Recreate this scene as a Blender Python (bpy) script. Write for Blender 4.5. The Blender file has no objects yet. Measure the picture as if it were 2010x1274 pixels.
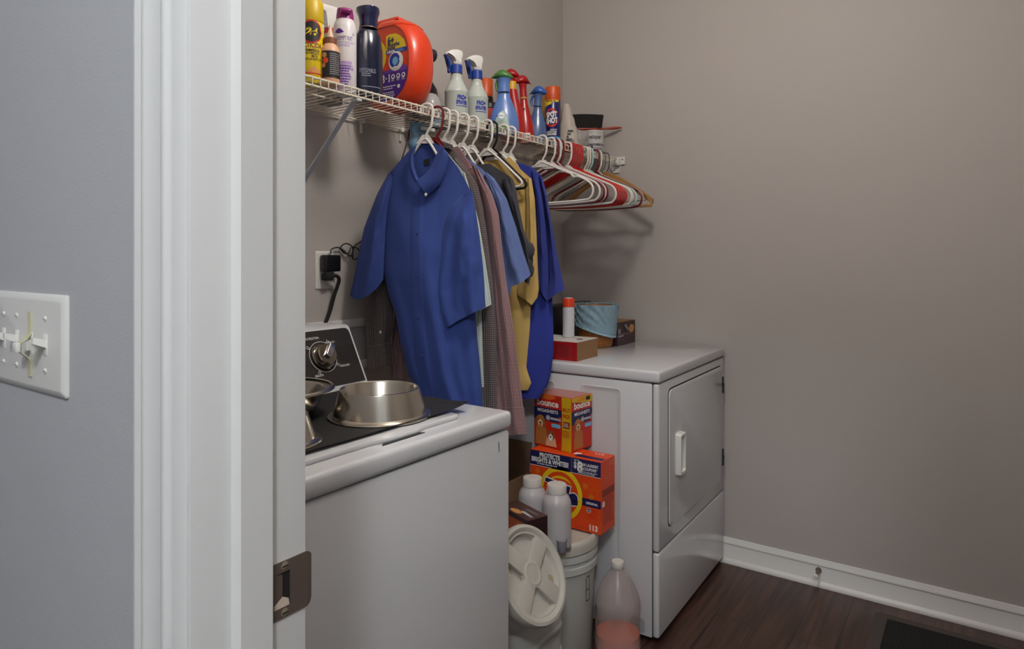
import bpy, bmesh, math, random
from mathutils import Vector, Matrix, noise
random.seed(7)
S = bpy.context.scene
COL = S.collection
PI = math.pi
# ---------------------------------------------------------------- camera, world, lights, exposure
F, TH, H0, CZ = 1320.0, math.radians(34.87), 503.0, 1.286
FW = Vector((math.cos(TH), math.sin(TH), 0)); RT = Vector((math.sin(TH), -math.cos(TH), 0)); UP = Vector((0, 0, 1))
cd = bpy.data.cameras.new('camera'); cam = bpy.data.objects.new('camera', cd); COL.objects.link(cam)
cam.location = (0, 0, CZ); cam.rotation_euler = (PI/2, 0, TH - PI/2)
cd.sensor_width = 36; cd.lens = 36*F/2010; cd.shift_y = -(637-H0)/2010; cd.clip_start = 0.02
S.camera = cam
W = bpy.data.worlds.new('world'); S.world = W; W.use_nodes = True
W.node_tree.nodes['Background'].inputs[0].default_value = (0.72, 0.78, 0.86, 1)
W.node_tree.nodes['Background'].inputs[1].default_value = 0.25
def bulb(name, loc, size, power, col):
    l = bpy.data.lights.new(name, 'POINT'); l.shadow_soft_size = size; l.energy = power; l.color = col
    o = bpy.data.objects.new(name, l); COL.objects.link(o); o.location = loc
    return o
bulb('laundry_lamp_light', (1.30, 0.56, 2.54), 0.12, 34, (1.0, 0.93, 0.87))
bulb('hall_lamp_light', (-0.72, -0.40, 2.54), 0.12, 76, (0.93, 0.965, 1.0))
S.view_settings.view_transform = 'Standard'; S.view_settings.look = 'None'
S.view_settings.exposure = -0.04; S.view_settings.gamma = 1.0; S.view_settings.use_curve_mapping = False

# ---------------------------------------------------------------- helpers
def U(u, v, x=None, y=None, z=None):
    """the place on a plane of the room that is seen at pixel (u, v) of the photograph"""
    d = FW + RT*((u-1005)/F) + UP*((H0-v)/F)
    if x is not None: t = x/d.x
    elif y is not None: t = y/d.y
    else: t = (z-CZ)/d.z
    return Vector((d.x*t, d.y*t, CZ + d.z*t))

def lin(c):
    c /= 255.0
    return c/12.92 if c <= 0.04045 else ((c+0.055)/1.055)**2.4
def rgb(h): return tuple(lin(int(h[i:i+2], 16)) for i in (0, 2, 4)) + (1.0,)
MATS = {}
def nd(m, t, **kw):
    n = m.node_tree.nodes.new(t)
    for k, v in kw.items(): setattr(n, k, v)
    return n
def mat(name, col, rough=0.5, metal=0.0, spec=0.5, sheen=0.0, bump=None, var=None, alpha=None, coat=0.0, aniso=0.0):
    """bump=(scale, strength, distance); var=(scale, amount): faint noise in the colour; alpha: see-through share"""
    if name in MATS: return MATS[name]
    m = bpy.data.materials.new(name); m.use_nodes = True; nt = m.node_tree
    b = nt.nodes['Principled BSDF']; c = rgb(col) if isinstance(col, str) else col
    b.inputs['Base Color'].default_value = c; b.inputs['Roughness'].default_value = rough
    b.inputs['Metallic'].default_value = metal; b.inputs['Specular IOR Level'].default_value = spec
    if sheen: b.inputs['Sheen Weight'].default_value = sheen
    if coat: b.inputs['Coat Weight'].default_value = coat; b.inputs['Coat Roughness'].default_value = 0.08
    if aniso: b.inputs['Anisotropic'].default_value = aniso
    tc = nd(m, 'ShaderNodeTexCoord')
    if bump:
        n = nd(m, 'ShaderNodeTexNoise'); n.inputs['Scale'].default_value = bump[0]; n.inputs['Detail'].default_value = 4
        nt.links.new(tc.outputs['Object'], n.inputs['Vector'])
        bp = nd(m, 'ShaderNodeBump'); bp.inputs['Strength'].default_value = bump[1]; bp.inputs['Distance'].default_value = bump[2]
        nt.links.new(n.outputs['Fac'], bp.inputs['Height']); nt.links.new(bp.outputs['Normal'], b.inputs['Normal'])
    if var:
        n = nd(m, 'ShaderNodeTexNoise'); n.inputs['Scale'].default_value = var[0]; n.inputs['Detail'].default_value = 3
        nt.links.new(tc.outputs['Object'], n.inputs['Vector'])
        h = nd(m, 'ShaderNodeMix', data_type='RGBA')
        h.inputs['A'].default_value = tuple(x*(1-var[1]) for x in c[:3]) + (1,)
        h.inputs['B'].default_value = tuple(min(1, x*(1+var[1])) for x in c[:3]) + (1,)
        nt.links.new(n.outputs['Fac'], h.inputs['Factor']); nt.links.new(h.outputs['Result'], b.inputs['Base Color'])
    if alpha is not None:
        tr = nd(m, 'ShaderNodeBsdfTransparent'); mx = nd(m, 'ShaderNodeMixShader'); mx.inputs[0].default_value = 1-alpha
        tr.inputs[0].default_value = tuple(0.5+0.5*x for x in c[:3]) + (1,)
        nt.links.new(tr.outputs[0], mx.inputs[1]); nt.links.new(b.outputs[0], mx.inputs[2])
        nt.links.new(mx.outputs[0], nt.nodes['Material Output'].inputs['Surface'])
    MATS[name] = m
    return m

def check_mat(name, base, line, pitch, duty, mid=None):
    """woven check: thin lines both ways across the cloth, a third colour where they cross"""
    m = mat(name, base, 0.9, sheen=0.2, bump=(900, 0.15, 0.001)); nt = m.node_tree; b = nt.nodes['Principled BSDF']
    tc = nd(m, 'ShaderNodeAttribute', attribute_name='weave'); sp = nd(m, 'ShaderNodeSeparateXYZ'); nt.links.new(tc.outputs['Vector'], sp.inputs[0])
    outs = []
    for ax in ('X', 'Y'):
        a = nd(m, 'ShaderNodeMath', operation='MULTIPLY'); a.inputs[1].default_value = 1.0/pitch; nt.links.new(sp.outputs[ax], a.inputs[0])
        f = nd(m, 'ShaderNodeMath', operation='FRACT'); nt.links.new(a.outputs[0], f.inputs[0])
        l = nd(m, 'ShaderNodeMath', operation='LESS_THAN'); l.inputs[1].default_value = duty; nt.links.new(f.outputs[0], l.inputs[0])
        outs.append(l)
    mx = nd(m, 'ShaderNodeMath', operation='MAXIMUM'); nt.links.new(outs[0].outputs[0], mx.inputs[0]); nt.links.new(outs[1].outputs[0], mx.inputs[1])
    c = nd(m, 'ShaderNodeMix', data_type='RGBA'); c.inputs['A'].default_value = rgb(base); c.inputs['B'].default_value = rgb(line)
    nt.links.new(mx.outputs[0], c.inputs['Factor'])
    mn = nd(m, 'ShaderNodeMath', operation='MINIMUM'); nt.links.new(outs[0].outputs[0], mn.inputs[0]); nt.links.new(outs[1].outputs[0], mn.inputs[1])
    c2 = nd(m, 'ShaderNodeMix', data_type='RGBA'); c2.inputs['B'].default_value = rgb(mid or line)
    nt.links.new(c.outputs['Result'], c2.inputs['A']); nt.links.new(mn.outputs[0], c2.inputs['Factor'])
    nt.links.new(c2.outputs['Result'], b.inputs['Base Color'])
    return m

def lerp(a, b, t): return a + (b-a)*t
def sm(t): t = max(0.0, min(1.0, t)); return t*t*(3-2*t)
def polyat(P, t):
    """point at share t of the length of a 2-D or 3-D polyline"""
    P = [Vector(p) for p in P]
    ls = [(P[i+1]-P[i]).length for i in range(len(P)-1)]; T = sum(ls)*max(0, min(1, t))
    for i, l in enumerate(ls):
        if T <= l or i == len(ls)-1: return P[i].lerp(P[i+1], 0 if l == 0 else min(1, T/l))
        T -= l
def interp(pts, x):
    if x <= pts[0][0]: return pts[0][1]
    for (a, b), (c, d) in zip(pts, pts[1:]):
        if x <= c: return lerp(b, d, (x-a)/(c-a) if c > a else 0)
    return pts[-1][1]
def spline(P, n=8, closed=False):
    P = [Vector(p) for p in P]; N = len(P); out = []
    for i in range(N if closed else N-1):
        p0, p1 = P[(i-1) % N] if (closed or i) else P[0], P[i]
        p2 = P[(i+1) % N]; p3 = P[(i+2) % N] if (closed or i+2 < N) else P[-1]
        for k in range(n):
            t = k/n
            out.append(0.5*((2*p1) + (p2-p0)*t + (2*p0-5*p1+4*p2-p3)*t*t + (3*p1-p0-3*p2+p3)*t**3))
    if not closed: out.append(P[-1])
    return out
def rounded(P, r, n=4):
    """closed 2-D polygon with each corner rounded"""
    P = [Vector(p) for p in P]; N = len(P); out = []
    rs = r if isinstance(r, (list, tuple)) else [r]*N
    for i in range(N):
        a, b, c = P[i-1], P[i], P[(i+1) % N]
        q = min(rs[i], (a-b).length*0.49, (c-b).length*0.49)
        if q <= 1e-6: out.append(b.copy()); continue
        s, e = b+(a-b).normalized()*q, b+(c-b).normalized()*q
        for k in range(n+1):
            t = k/n; out.append(s*(1-t)**2 + b*2*t*(1-t) + e*t*t)
    return out
def rrect(w, h, r, n=4, cx=0, cy=0):
    return rounded([(cx-w/2, cy-h/2), (cx+w/2, cy-h/2), (cx+w/2, cy+h/2), (cx-w/2, cy+h/2)], r, n)
def oval(a, b, n=40, e=2.0, cx=0, cy=0):
    out = []
    for k in range(n):
        c, s = math.cos(2*PI*k/n), math.sin(2*PI*k/n)
        out.append(Vector((cx+a*math.copysign(abs(c)**(2/e), c), cy+b*math.copysign(abs(s)**(2/e), s))))
    return out
def frame(o, right, up):
    r, u = Vector(right).normalized(), Vector(up).normalized(); n = r.cross(u)
    return Matrix(((r.x, u.x, n.x, o[0]), (r.y, u.y, n.y, o[1]), (r.z, u.z, n.z, o[2]), (0, 0, 0, 1)))

class MB:
    """collects shapes that become one mesh"""
    def __init__(s): s.v, s.f, s.m, s.cv = [], [], [], []
    def add(s, V, Fc, mi=0, M=None):
        o = len(s.v)
        s.v += [(M @ Vector(p)) if M else Vector(p) for p in V]
        for f in Fc: s.f.append([o+i for i in f]); s.m.append(mi)
        return s
    def box(s, x0, x1, y0, y1, z0, z1, bev=0.0, seg=2, mi=0, M=None):
        bm = bmesh.new(); bmesh.ops.create_cube(bm, size=1)
        for v in bm.verts: v.co = ((x0+x1)/2+v.co.x*(x1-x0), (y0+y1)/2+v.co.y*(y1-y0), (z0+z1)/2+v.co.z*(z1-z0))
        if bev: bmesh.ops.bevel(bm, geom=list(bm.edges), offset=bev, segments=seg, profile=0.5, affect='EDGES')
        bm.verts.index_update()
        s.add([v.co.copy() for v in bm.verts], [[v.index for v in f.verts] for f in bm.faces], mi, M); bm.free()
        return s
    def lathe(s, prof, n=32, mi=0, M=None, sx=1.0, sy=1.0, wob=None):
        V, Fc, rings = [], [], []
        for (r, z) in prof:
            if r < 1e-6: rings.append([len(V)]); V.append(Vector((0, 0, z)))
            else:
                rings.append(list(range(len(V), len(V)+n)))
                for k in range(n):
                    a = 2*PI*k/n; q = r*(wob(a, z) if wob else 1)
                    V.append(Vector((q*math.cos(a)*sx, q*math.sin(a)*sy, z)))
        for A, B in zip(rings, rings[1:]):
            if len(A) == 1 and len(B) == 1: continue
            for k in range(n):
                k2 = (k+1) % n
                if len(A) == 1: Fc.append([A[0], B[k2], B[k]])
                elif len(B) == 1: Fc.append([A[k], A[k2], B[0]])
                else: Fc.append([A[k], A[k2], B[k2], B[k]])
        return s.add(V, Fc, mi, M)
    def rings(s, R, mi=0, M=None, cap0=True, cap1=True, closed=True):
        n = len(R[0]); V = [p for r in R for p in r]; Fc = []
        for i in range(len(R)-1):
            for k in range(n if closed else n-1):
                k2 = (k+1) % n
                Fc.append([i*n+k, i*n+k2, (i+1)*n+k2, (i+1)*n+k])
        if cap0: Fc.append(list(range(n))[::-1])
        if cap1: Fc.append([(len(R)-1)*n+k for k in range(n)])
        return s.add(V, Fc, mi, M)
    def tube(s, path, r, n=8, closed=False, mi=0, M=None, flat=1.0):
        P = [Vector(p) for p in path]; N = len(P); R = []; nrm = None
        for i in range(N):
            t = (P[(i+1) % N]-P[i-1]) if (closed or 0 < i < N-1) else (P[1]-P[0] if i == 0 else P[-1]-P[-2])
            t.normalize()
            if nrm is None:
                nrm = t.cross(Vector((1, 0, 0)) if abs(t.x) < 0.8 else Vector((0, 0, 1))).normalized()
            nrm = (nrm - t*nrm.dot(t)).normalized(); b = t.cross(nrm)
            q = r(i/(N-1)) if callable(r) else r
            R.append([P[i] + nrm*q*math.cos(2*PI*k/n) + b*q*flat*math.sin(2*PI*k/n) for k in range(n)])
        if closed:
            best = min(range(n), key=lambda k: (R[0][k]-R[-1][0]).length)
            R.append([R[0][(k+best) % n] for k in range(n)])
        return s.rings(R, mi, M, cap0=not closed, cap1=not closed)
    def prism(s, poly, h0, h1, mi=0, M=None, bev=0.0, seg=2):
        """polygon in the local XY plane, thick along local Z; bev rounds both rims by insetting"""
        P = [Vector((p[0], p[1], 0)) for p in poly]; n = len(P)
        area2 = sum(P[i-1].x*P[i].y-P[i].x*P[i-1].y for i in range(n))
        if area2 < 0: P.reverse()
        def inset(q):
            if q == 0: return P
            out = []
            for i in range(n):
                a, b, c = P[i-1], P[i], P[(i+1) % n]
                e1, e2 = (b-a), (c-b)
                n1 = Vector((-e1.y, e1.x, 0)).normalized() if e1.length > 1e-9 else Vector()
                n2 = Vector((-e2.y, e2.x, 0)).normalized() if e2.length > 1e-9 else Vector()
                m = (n1+n2); m = m.normalized() if m.length > 1e-6 else n1
                out.append(b + m*q/max(0.5, m.dot(n1) if n1.length else 1))
            return out
        lv = [(0, h0), (0, h1)] if not bev else \
            [(bev*(1-math.sin(k*PI/2/seg)), h0+bev*(1-math.cos(k*PI/2/seg))) for k in range(seg+1)] + \
            [(bev*(1-math.cos(k*PI/2/seg)), h1-bev+bev*math.sin(k*PI/2/seg)) for k in range(seg+1)]
        return s.rings([[Vector((p.x, p.y, z)) for p in inset(q)] for q, z in lv], mi, M)
    def build(s, name, mats, parent=None, ang=35, smooth=True, decal=False):
        me = bpy.data.meshes.new(name); me.from_pydata([tuple(v) for v in s.v], [], s.f)
        mats = mats if isinstance(mats, (list, tuple)) else [mats]
        for m in mats: me.materials.append(m)
        me.polygons.foreach_set('material_index', s.m)
        if len(s.cv) == len(s.v) > 0:                  # cloth coordinates, in metres along the weave
            at = me.attributes.new('weave', 'FLOAT_VECTOR', 'POINT'); at.data.foreach_set('vector', [c for q in s.cv for c in q])
        if not decal:
            bm = bmesh.new(); bm.from_mesh(me); bmesh.ops.recalc_face_normals(bm, faces=bm.faces); bm.to_mesh(me); bm.free()
        if smooth and not decal:
            me.polygons.foreach_set('use_smooth', [True]*len(me.polygons)); me.set_sharp_from_angle(angle=math.radians(ang))
        me.update()
        o = bpy.data.objects.new(name, me); COL.objects.link(o)
        if parent: o.parent = parent
        return o

def tag(o, label, cat, group=None):
    o['label'] = label; o['category'] = cat
    if group: o['group'] = group
    return o
def thing(name, label, cat, loc=(0, 0, 0), rz=0.0, group=None):
    o = bpy.data.objects.new(name, None); COL.objects.link(o); o.empty_display_size = 0.05
    o.location = loc; o.rotation_euler = (0, 0, rz)
    return tag(o, label, cat, group)
def struct(name, mb, m, **kw):
    o = mb.build(name, m, **kw); o['kind'] = 'structure'; return o
def dup(root, loc, label, rz=None):
    r = root.copy(); COL.objects.link(r); r.location = loc; r['label'] = label
    if rz is not None: r.rotation_euler = (0, 0, rz)
    for ch in list(root.children):
        c = ch.copy(); COL.objects.link(c); c.parent = r
        for g in ch.children:
            d = g.copy(); COL.objects.link(d); d.parent = c
    return r

TXT = {}
def glyphs(s, bold):
    if (s, bold) not in TXT:
        cu = bpy.data.curves.new('t', 'FONT'); cu.body = s; cu.resolution_u = 3; cu.offset = bold; cu.align_x = 'CENTER'; cu.align_y = 'CENTER'
        o = bpy.data.objects.new('t', cu); COL.objects.link(o)
        me = bpy.data.meshes.new_from_object(o)
        V = [v.co.copy() for v in me.vertices]; Fc = [list(p.vertices) for p in me.polygons]
        bpy.data.objects.remove(o); bpy.data.curves.remove(cu); bpy.data.meshes.remove(me)
        x0, x1 = min(v.x for v in V), max(v.x for v in V); y0, y1 = min(v.y for v in V), max(v.y for v in V)
        TXT[(s, bold)] = ([((v.x-x0)/(x1-x0)-0.5, (v.y-y0)/(y1-y0)-0.5) for v in V], Fc)
    return TXT[(s, bold)]
class Print:
    """flat print on a surface: mp(x, y, h) gives the place at height h above the surface"""
    def __init__(s, mp): s.mp, s.v, s.f, s.m, s.mats, s.h = mp, [], [], [], [], 0.0003
    def mi(s, m):
        if m not in s.mats: s.mats.append(m)
        return s.mats.index(m)
    def put(s, V, Fc, m, lay):
        o = len(s.v); s.v += [s.mp(x, y, s.h*lay) for x, y in V]; k = s.mi(m)
        for f in Fc: s.f.append([o+i for i in f]); s.m.append(k)
    def rect(s, x0, x1, y0, y1, m, lay=1, nx=1):
        V = [(lerp(x0, x1, i/nx), y) for y in (y0, y1) for i in range(nx+1)]
        s.put(V, [[i, i+1, nx+2+i, nx+1+i] for i in range(nx)], m, lay)
    def poly(s, P, m, lay=1, n=10):
        P = [(p[0], p[1]) for p in P]
        if not getattr(s.mp, 'curved', False): return s.put(P, [list(range(len(P)))], m, lay)
        xs = [q[0] for q in P]; x0, x1 = min(xs)+1e-5, max(xs)-1e-5; V, Fq = [], []     # upright strips that follow the curve
        for i in range(n+1):
            x = lerp(x0, x1, i/n); ys = []
            for a, c in zip(P, P[1:]+P[:1]):
                if (a[0]-x)*(c[0]-x) <= 0 and a[0] != c[0]: ys.append(lerp(a[1], c[1], (x-a[0])/(c[0]-a[0])))
            V += [(x, lerp(min(ys), max(ys), k/4)) for k in range(5)]
        for i in range(n):
            for k in range(4): Fq.append([i*5+k, i*5+5+k, i*5+6+k, i*5+1+k])
        s.put(V, Fq, m, lay)
    def disc(s, cx, cy, a, m, lay=1, b=None, n=28): s.poly([(cx+a*math.cos(2*PI*k/n), cy+(b or a)*math.sin(2*PI*k/n)) for k in range(n)], m, lay)
    def ring(s, cx, cy, r0, r1, m, lay=1, n=40, a0=0, a1=2*PI, sy=1.0):
        V = [(cx+r*math.cos(lerp(a0, a1, k/n)), cy+sy*r*math.sin(lerp(a0, a1, k/n))) for r in (r0, r1) for k in range(n+1)]
        s.put(V, [[k, n+1+k, n+2+k, k+1] for k in range(n)], m, lay)
    def text(s, t, cx, cy, w, h, m, lay=2, bold=0.02, rot=0.0, shear=0.0):
        V, Fc = glyphs(t, bold); c, sn = math.cos(rot), math.sin(rot)
        V = [(x*w+shear*y*h, y*h) for x, y in V]
        s.put([(cx+x*c-y*sn, cy+x*sn+y*c) for x, y in V], Fc, m, lay)
    def lines(s, cx, cy, w, h, n, m, lay=2):
        """small print too fine to read: n rows of short bars"""
        for i in range(n):
            y = cy+h/2-(i+0.5)*h/n; x = cx-w/2; end = cx+w/2-random.random()*w*0.25
            while x < end:
                q = min(end-x, w*random.uniform(0.06, 0.2)); s.rect(x, x+q, y-h/n*0.22, y+h/n*0.22, m, lay, 2); x += q+w*0.03
    def build(s, parent, name='printing'):
        b = MB(); b.v = s.v; b.f = s.f; b.m = s.m
        return b.build(name, s.mats, parent, decal=True)
def flat(o, right, up):
    o, r, u = Vector(o), Vector(right).normalized(), Vector(up).normalized(); n = r.cross(u)
    return lambda x, y, h: o + r*x + u*y + n*h
def round_(rad, a0=0.0, sx=1.0, sy=1.0):
    """wraps round an upright axis; rad: number or function of height"""
    def mp(x, y, h):
        q = rad(y) if callable(rad) else rad
        a = a0 + x/q; q += h
        return Vector((q*math.cos(a)*sx, q*math.sin(a)*sy, y))
    mp.curved = True
    return mp

# ---------------------------------------------------------------- materials
M_WALL = mat('wall_paint', 'B7B1AC', 0.62, bump=(260, 0.12, 0.002), var=(2.0, 0.02))
M_HALL = mat('hall_wall_paint', 'B4B5B8', 0.62, bump=(260, 0.12, 0.002), var=(2.0, 0.02))
M_CEIL = mat('ceiling_paint', 'E6E4E0', 0.85)
M_TRIM = mat('trim_paint', 'D9D9D7', 0.38, bump=(30, 0.05, 0.001), var=(5, 0.02))
M_WHITE_PL = mat('white_plastic', 'DCDBD6', 0.35)
M_ENAMEL = mat('white_enamel', 'CCCDCF', 0.15, coat=0.4)
M_GREYGAP = mat('dark_gap', '2A2A2B', 0.8)
M_BLACK = mat('black_plastic', '131314', 0.35)
M_BLACKM = mat('black_matte', '191919', 0.75)
M_STEEL = mat('brushed_steel', 'D0C9BD', 0.21, metal=1.0, aniso=0.4)
M_NICKEL = mat('satin_nickel', '86786E', 0.5, metal=0.75)
M_SCREW = mat('screw_steel', 'B5AB98', 0.4, metal=0.8)
M_WIRE = mat('white_coated_wire', 'DDD5C4', 0.4)
M_BRKT = mat('white_bracket_steel', 'C9CCD0', 0.35)
M_WHT = mat('print_white', 'E8E6E0', 0.5)
M_NAVY = mat('print_navy', '14184F', 0.45)
M_BLU = mat('print_blue', '1F2F96', 0.45)
M_RED = mat('print_red', 'C01A12', 0.45)
M_YEL = mat('print_yellow', 'E2C21A', 0.45)
M_ORG = mat('print_orange', 'DE4416', 0.45)
M_PUR = mat('print_purple', '4A1F86', 0.45)
M_GRN = mat('print_green', '2C8A3C', 0.45)
M_BLK = mat('print_black', '16130F', 0.5)
M_TAN = mat('print_tan', 'C98A4E', 0.6)
M_LBLU = mat('print_light_blue', '6FB4DC', 0.45)
M_GREY = mat('print_grey', '8B8B90', 0.5)
# ---------------------------------------------------------------- setting
WB, WA, HX0, HX1 = 2.848, 1.68, 0.334, 0.4435      # wall planes: right wall, back wall, both faces of the doorway wall
CEIL = 2.74
JY = 0.576                                          # face of the strike-side jamb
JR = -0.20                                          # face of the hinge-side jamb
mw = nd  # (node helper)
def wood_floor():
    m = mat('dark_wood_floor', '3A2720', 0.36); nt = m.node_tree; b = nt.nodes['Principled BSDF']
    tc = nd(m, 'ShaderNodeTexCoord'); br = nd(m, 'ShaderNodeTexBrick')
    br.inputs['Scale'].default_value = 1.0; br.inputs['Brick Width'].default_value = 1.2; br.inputs['Row Height'].default_value = 0.13
    br.inputs['Mortar Size'].default_value = 0.0015; br.inputs['Color1'].default_value = rgb('553C32'); br.inputs['Color2'].default_value = rgb('473129')
    br.inputs['Mortar'].default_value = rgb('1C120E'); nt.links.new(tc.outputs['Object'], br.inputs['Vector'])
    mp = nd(m, 'ShaderNodeMapping'); mp.inputs['Scale'].default_value = (2.2, 34, 1); nt.links.new(tc.outputs['Object'], mp.inputs['Vector'])
    n = nd(m, 'ShaderNodeTexNoise'); n.inputs['Scale'].default_value = 1.6; n.inputs['Detail'].default_value = 6; nt.links.new(mp.outputs[0], n.inputs['Vector'])
    rp = nd(m, 'ShaderNodeValToRGB'); rp.color_ramp.elements[0].position = 0.35; rp.color_ramp.elements[1].position = 0.72
    rp.color_ramp.elements[0].color = (0.45, 0.45, 0.45, 1); rp.color_ramp.elements[1].color = (1.35, 1.25, 1.15, 1); nt.links.new(n.outputs['Fac'], rp.inputs[0])
    mx = nd(m, 'ShaderNodeMix', data_type='RGBA', blend_type='MULTIPLY'); mx.inputs['Factor'].default_value = 1
    nt.links.new(br.outputs['Color'], mx.inputs['A']); nt.links.new(rp.outputs['Color'], mx.inputs['B']); nt.links.new(mx.outputs['Result'], b.inputs['Base Color'])
    return m
struct('floor', MB().box(-1.7, WB+0.1, -2.1, 2.9, -0.06, 0.0), wood_floor())
struct('ceiling', MB().box(-1.7, WB+0.1, -2.1, 2.9, CEIL, CEIL+0.06), M_CEIL)
struct('wall_back', MB().box(HX1, WB+0.1, WA, WA+0.1, 0, CEIL), M_WALL)
struct('wall_right', MB().box(WB, WB+0.1, -2.1, WA, 0, CEIL), M_WALL)
struct('wall_front', MB().box(HX1, WB, -1.35, -1.25, 0, CEIL), M_WALL)
dw = MB()
dw.box(HX0, HX1, JY+0.018, 2.8, 0, CEIL); dw.box(HX0, HX1, -2.0, JR-0.018, 0, CEIL); dw.box(HX0, HX1, JR-0.018, JY+0.018, 2.05, CEIL)
struct('wall_left', dw, M_HALL)
struct('wall_hall_back', MB().box(-1.7, -1.6, -2.0, 2.8, 0, CEIL), M_HALL)
struct('wall_hall_left', MB().box(-1.6, HX0, 2.8, 2.9, 0, CEIL), M_HALL)
struct('wall_hall_right', MB().box(-1.6, HX0, -2.1, -2.0, 0, CEIL), M_HALL)
# baseboards (profile: out from the wall, up)
BPROF = [(0, 0), (0.026, 0), (0.026, 0.006), (0.022, 0.014), (0.015, 0.019), (0.013, 0.021), (0.013, 0.070), (0.0115, 0.073), (0.0115, 0.078), (0.014, 0.080), (0.014, 0.084), (0.009, 0.090), (0.007, 0.097), (0.005, 0.101), (0, 0.102)]
def run(prof, a, b, out):
    a, b, out = Vector(a), Vector(b), Vector(out)
    return MB().rings([[a+out*p+UP*q for p, q in prof], [b+out*p+UP*q for p, q in prof]])
struct('baseboard_right', run(BPROF, (WB, -1.25, 0), (WB, WA, 0), (-1, 0, 0)), M_TRIM, ang=50)
struct('baseboard_back', run(BPROF, (HX1, WA, 0), (WB, WA, 0), (0, -1, 0)), M_TRIM, ang=50)
struct('baseboard_left', run(BPROF, (HX0, JY+0.1, 0), (HX0, 2.8, 0), (-1, 0, 0)), M_TRIM, ang=50)
# door jambs with stop, and colonial casing (profile: from the opening outward, thickness)
JX0, JX1 = 0.326, 0.4515
def jamb(name, y, sgn, z1=2.032):
    mb = MB()
    mb.box(JX0, JX1, min(y, y+sgn*0.018), max(y, y+sgn*0.018), 0, z1, bev=0.0015)
    y2 = y-sgn*0.011
    sp = [(0.3665, y), (0.3695, y2), (0.4035, y2), (0.4063, y-sgn*0.008), (0.4063, y)]
    mb.rings([[Vector((a, b, 0)) for a, b in sp], [Vector((a, b, z1)) for a, b in sp]])
    return struct(name, mb, M_TRIM)
CPROF = [(0, 0), (0, 0.0065), (0.002, 0.0085), (0.022, 0.0095), (0.026, 0.0105), (0.0285, 0.013), (0.032, 0.0145), (0.0355, 0.0135), (0.0375, 0.0115), (0.040, 0.0115), (0.056, 0.0135), (0.060, 0.0155), (0.0635, 0.0165), (0.067, 0.0155), (0.069, 0.0135), (0.071, 0.0135), (0.0755, 0.0165), (0.080, 0.0165), (0.083, 0.014), (0.083, 0)]
def casing(name, y, sgn, z1):
    return struct(name, run_v(CPROF, y, sgn, z1), M_TRIM, ang=50)
def run_v(prof, y, sgn, z1):
    return MB().rings([[Vector((HX0-t, y+sgn*w, z)) for w, t in prof] for z in (0, z1)])
jamb('trim_1', JY, 1); jamb('trim_2', JR, -1)
struct('trim_3', MB().box(JX0, JX1, JR-0.018, JY+0.018, 2.032, 2.05), M_TRIM)
casing('trim_4', JY+0.003, 1, 2.12); casing('trim_5', JR-0.003, -1, 2.12)
struct('trim_6', MB().rings([[Vector((HX0-t, y, 2.038+w)) for w, t in CPROF] for y in (JR, JY)]), M_TRIM, ang=50)

# ---------------------------------------------------------------- lamps on the two ceilings
M_GLOW = mat('lamp_glass', 'F2EFE8', 0.3)
M_GLOW.node_tree.nodes['Principled BSDF'].inputs['Emission Color'].default_value = (1, 0.95, 0.88, 1); M_GLOW.node_tree.nodes['Principled BSDF'].inputs['Emission Strength'].default_value = 3.0
def lamp(loc, label):
    t = thing('ceiling_lamp', label, 'lamp', loc)
    MB().lathe([(0, 0), (0.16, 0), (0.165, -0.012), (0.15, -0.02), (0, -0.02)], 40).build('lamp_base', M_NICKEL, t)
    MB().lathe([(0.145, -0.02), (0.14, -0.04), (0.1, -0.058), (0.0, -0.066)], 40).build('lamp_shade', M_GLOW, t)
lamp((1.30, 0.56, CEIL), 'round ceiling lamp above the laundry room floor')
lamp((-0.72, -0.40, CEIL), 'round ceiling lamp in the hall outside the doorway')

# ---------------------------------------------------------------- strike plate on the jamb
t = thing('strike_plate', 'dark satin nickel latch strike plate screwed to the white door jamb', 'strike plate', (0.4285, JY, 0.951))
Mp = frame((0, 0, 0), (1, 0, 0), (0, 0, 1))            # local x = into the room, y = up, z = -Y (out of the jamb)
mb = MB()
hx0, hx1, hz = -0.0165, 0.003, 0.0175
xo0, xo1, zt = -0.021, 0.0235, 0.0286
for P in ([(xo0, zt-0.003), (xo0+0.003, zt), (xo1, zt), (xo1, hz), (xo0, hz)], [(xo0, -hz), (xo1, -hz), (xo1, -zt), (xo0+0.003, -zt), (xo0, -zt+0.003)],
          [(xo0, hz), (hx0, hz), (hx0, -hz), (xo0, -hz)], [(hx1, hz), (xo1, hz), (xo1, -hz), (hx1, -hz)]):
    mb.prism(P, 0.0002, 0.0016, M=Mp)
R = []
for k in range(7):                                     # the lip curls away round the jamb edge
    a = k/6*1.15
    hw = zt if k == 0 else zt*math.cos(a*0.52)-0.001*k
    x = xo1 + 0.011*math.sin(a); y = 0.0016 - 0.011*(1-math.cos(a))
    R.append([Vector((x, hw, y)), Vector((x, -hw, y)), Vector((x-0.0012*math.sin(a), -hw, y-0.0014)), Vector((x-0.0012*math.sin(a), hw, y-0.0014))])
mb.rings(R, M=Mp)
mb.prism([(hx0, hz), (hx0+0.010, hz-0.002), (hx0+0.010, -0.006), (hx0, -0.0125)], 0.0003, 0.0012, M=Mp)   # the bent tab inside the hole
mb.build('plate', M_NICKEL, t)
MB().box(-0.0165, 0.003, -0.0001, 0.0004, -0.0175, 0.0175).build('latch_hole', mat('latch_hole_dark', '1B1513', 0.8), t)
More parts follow.
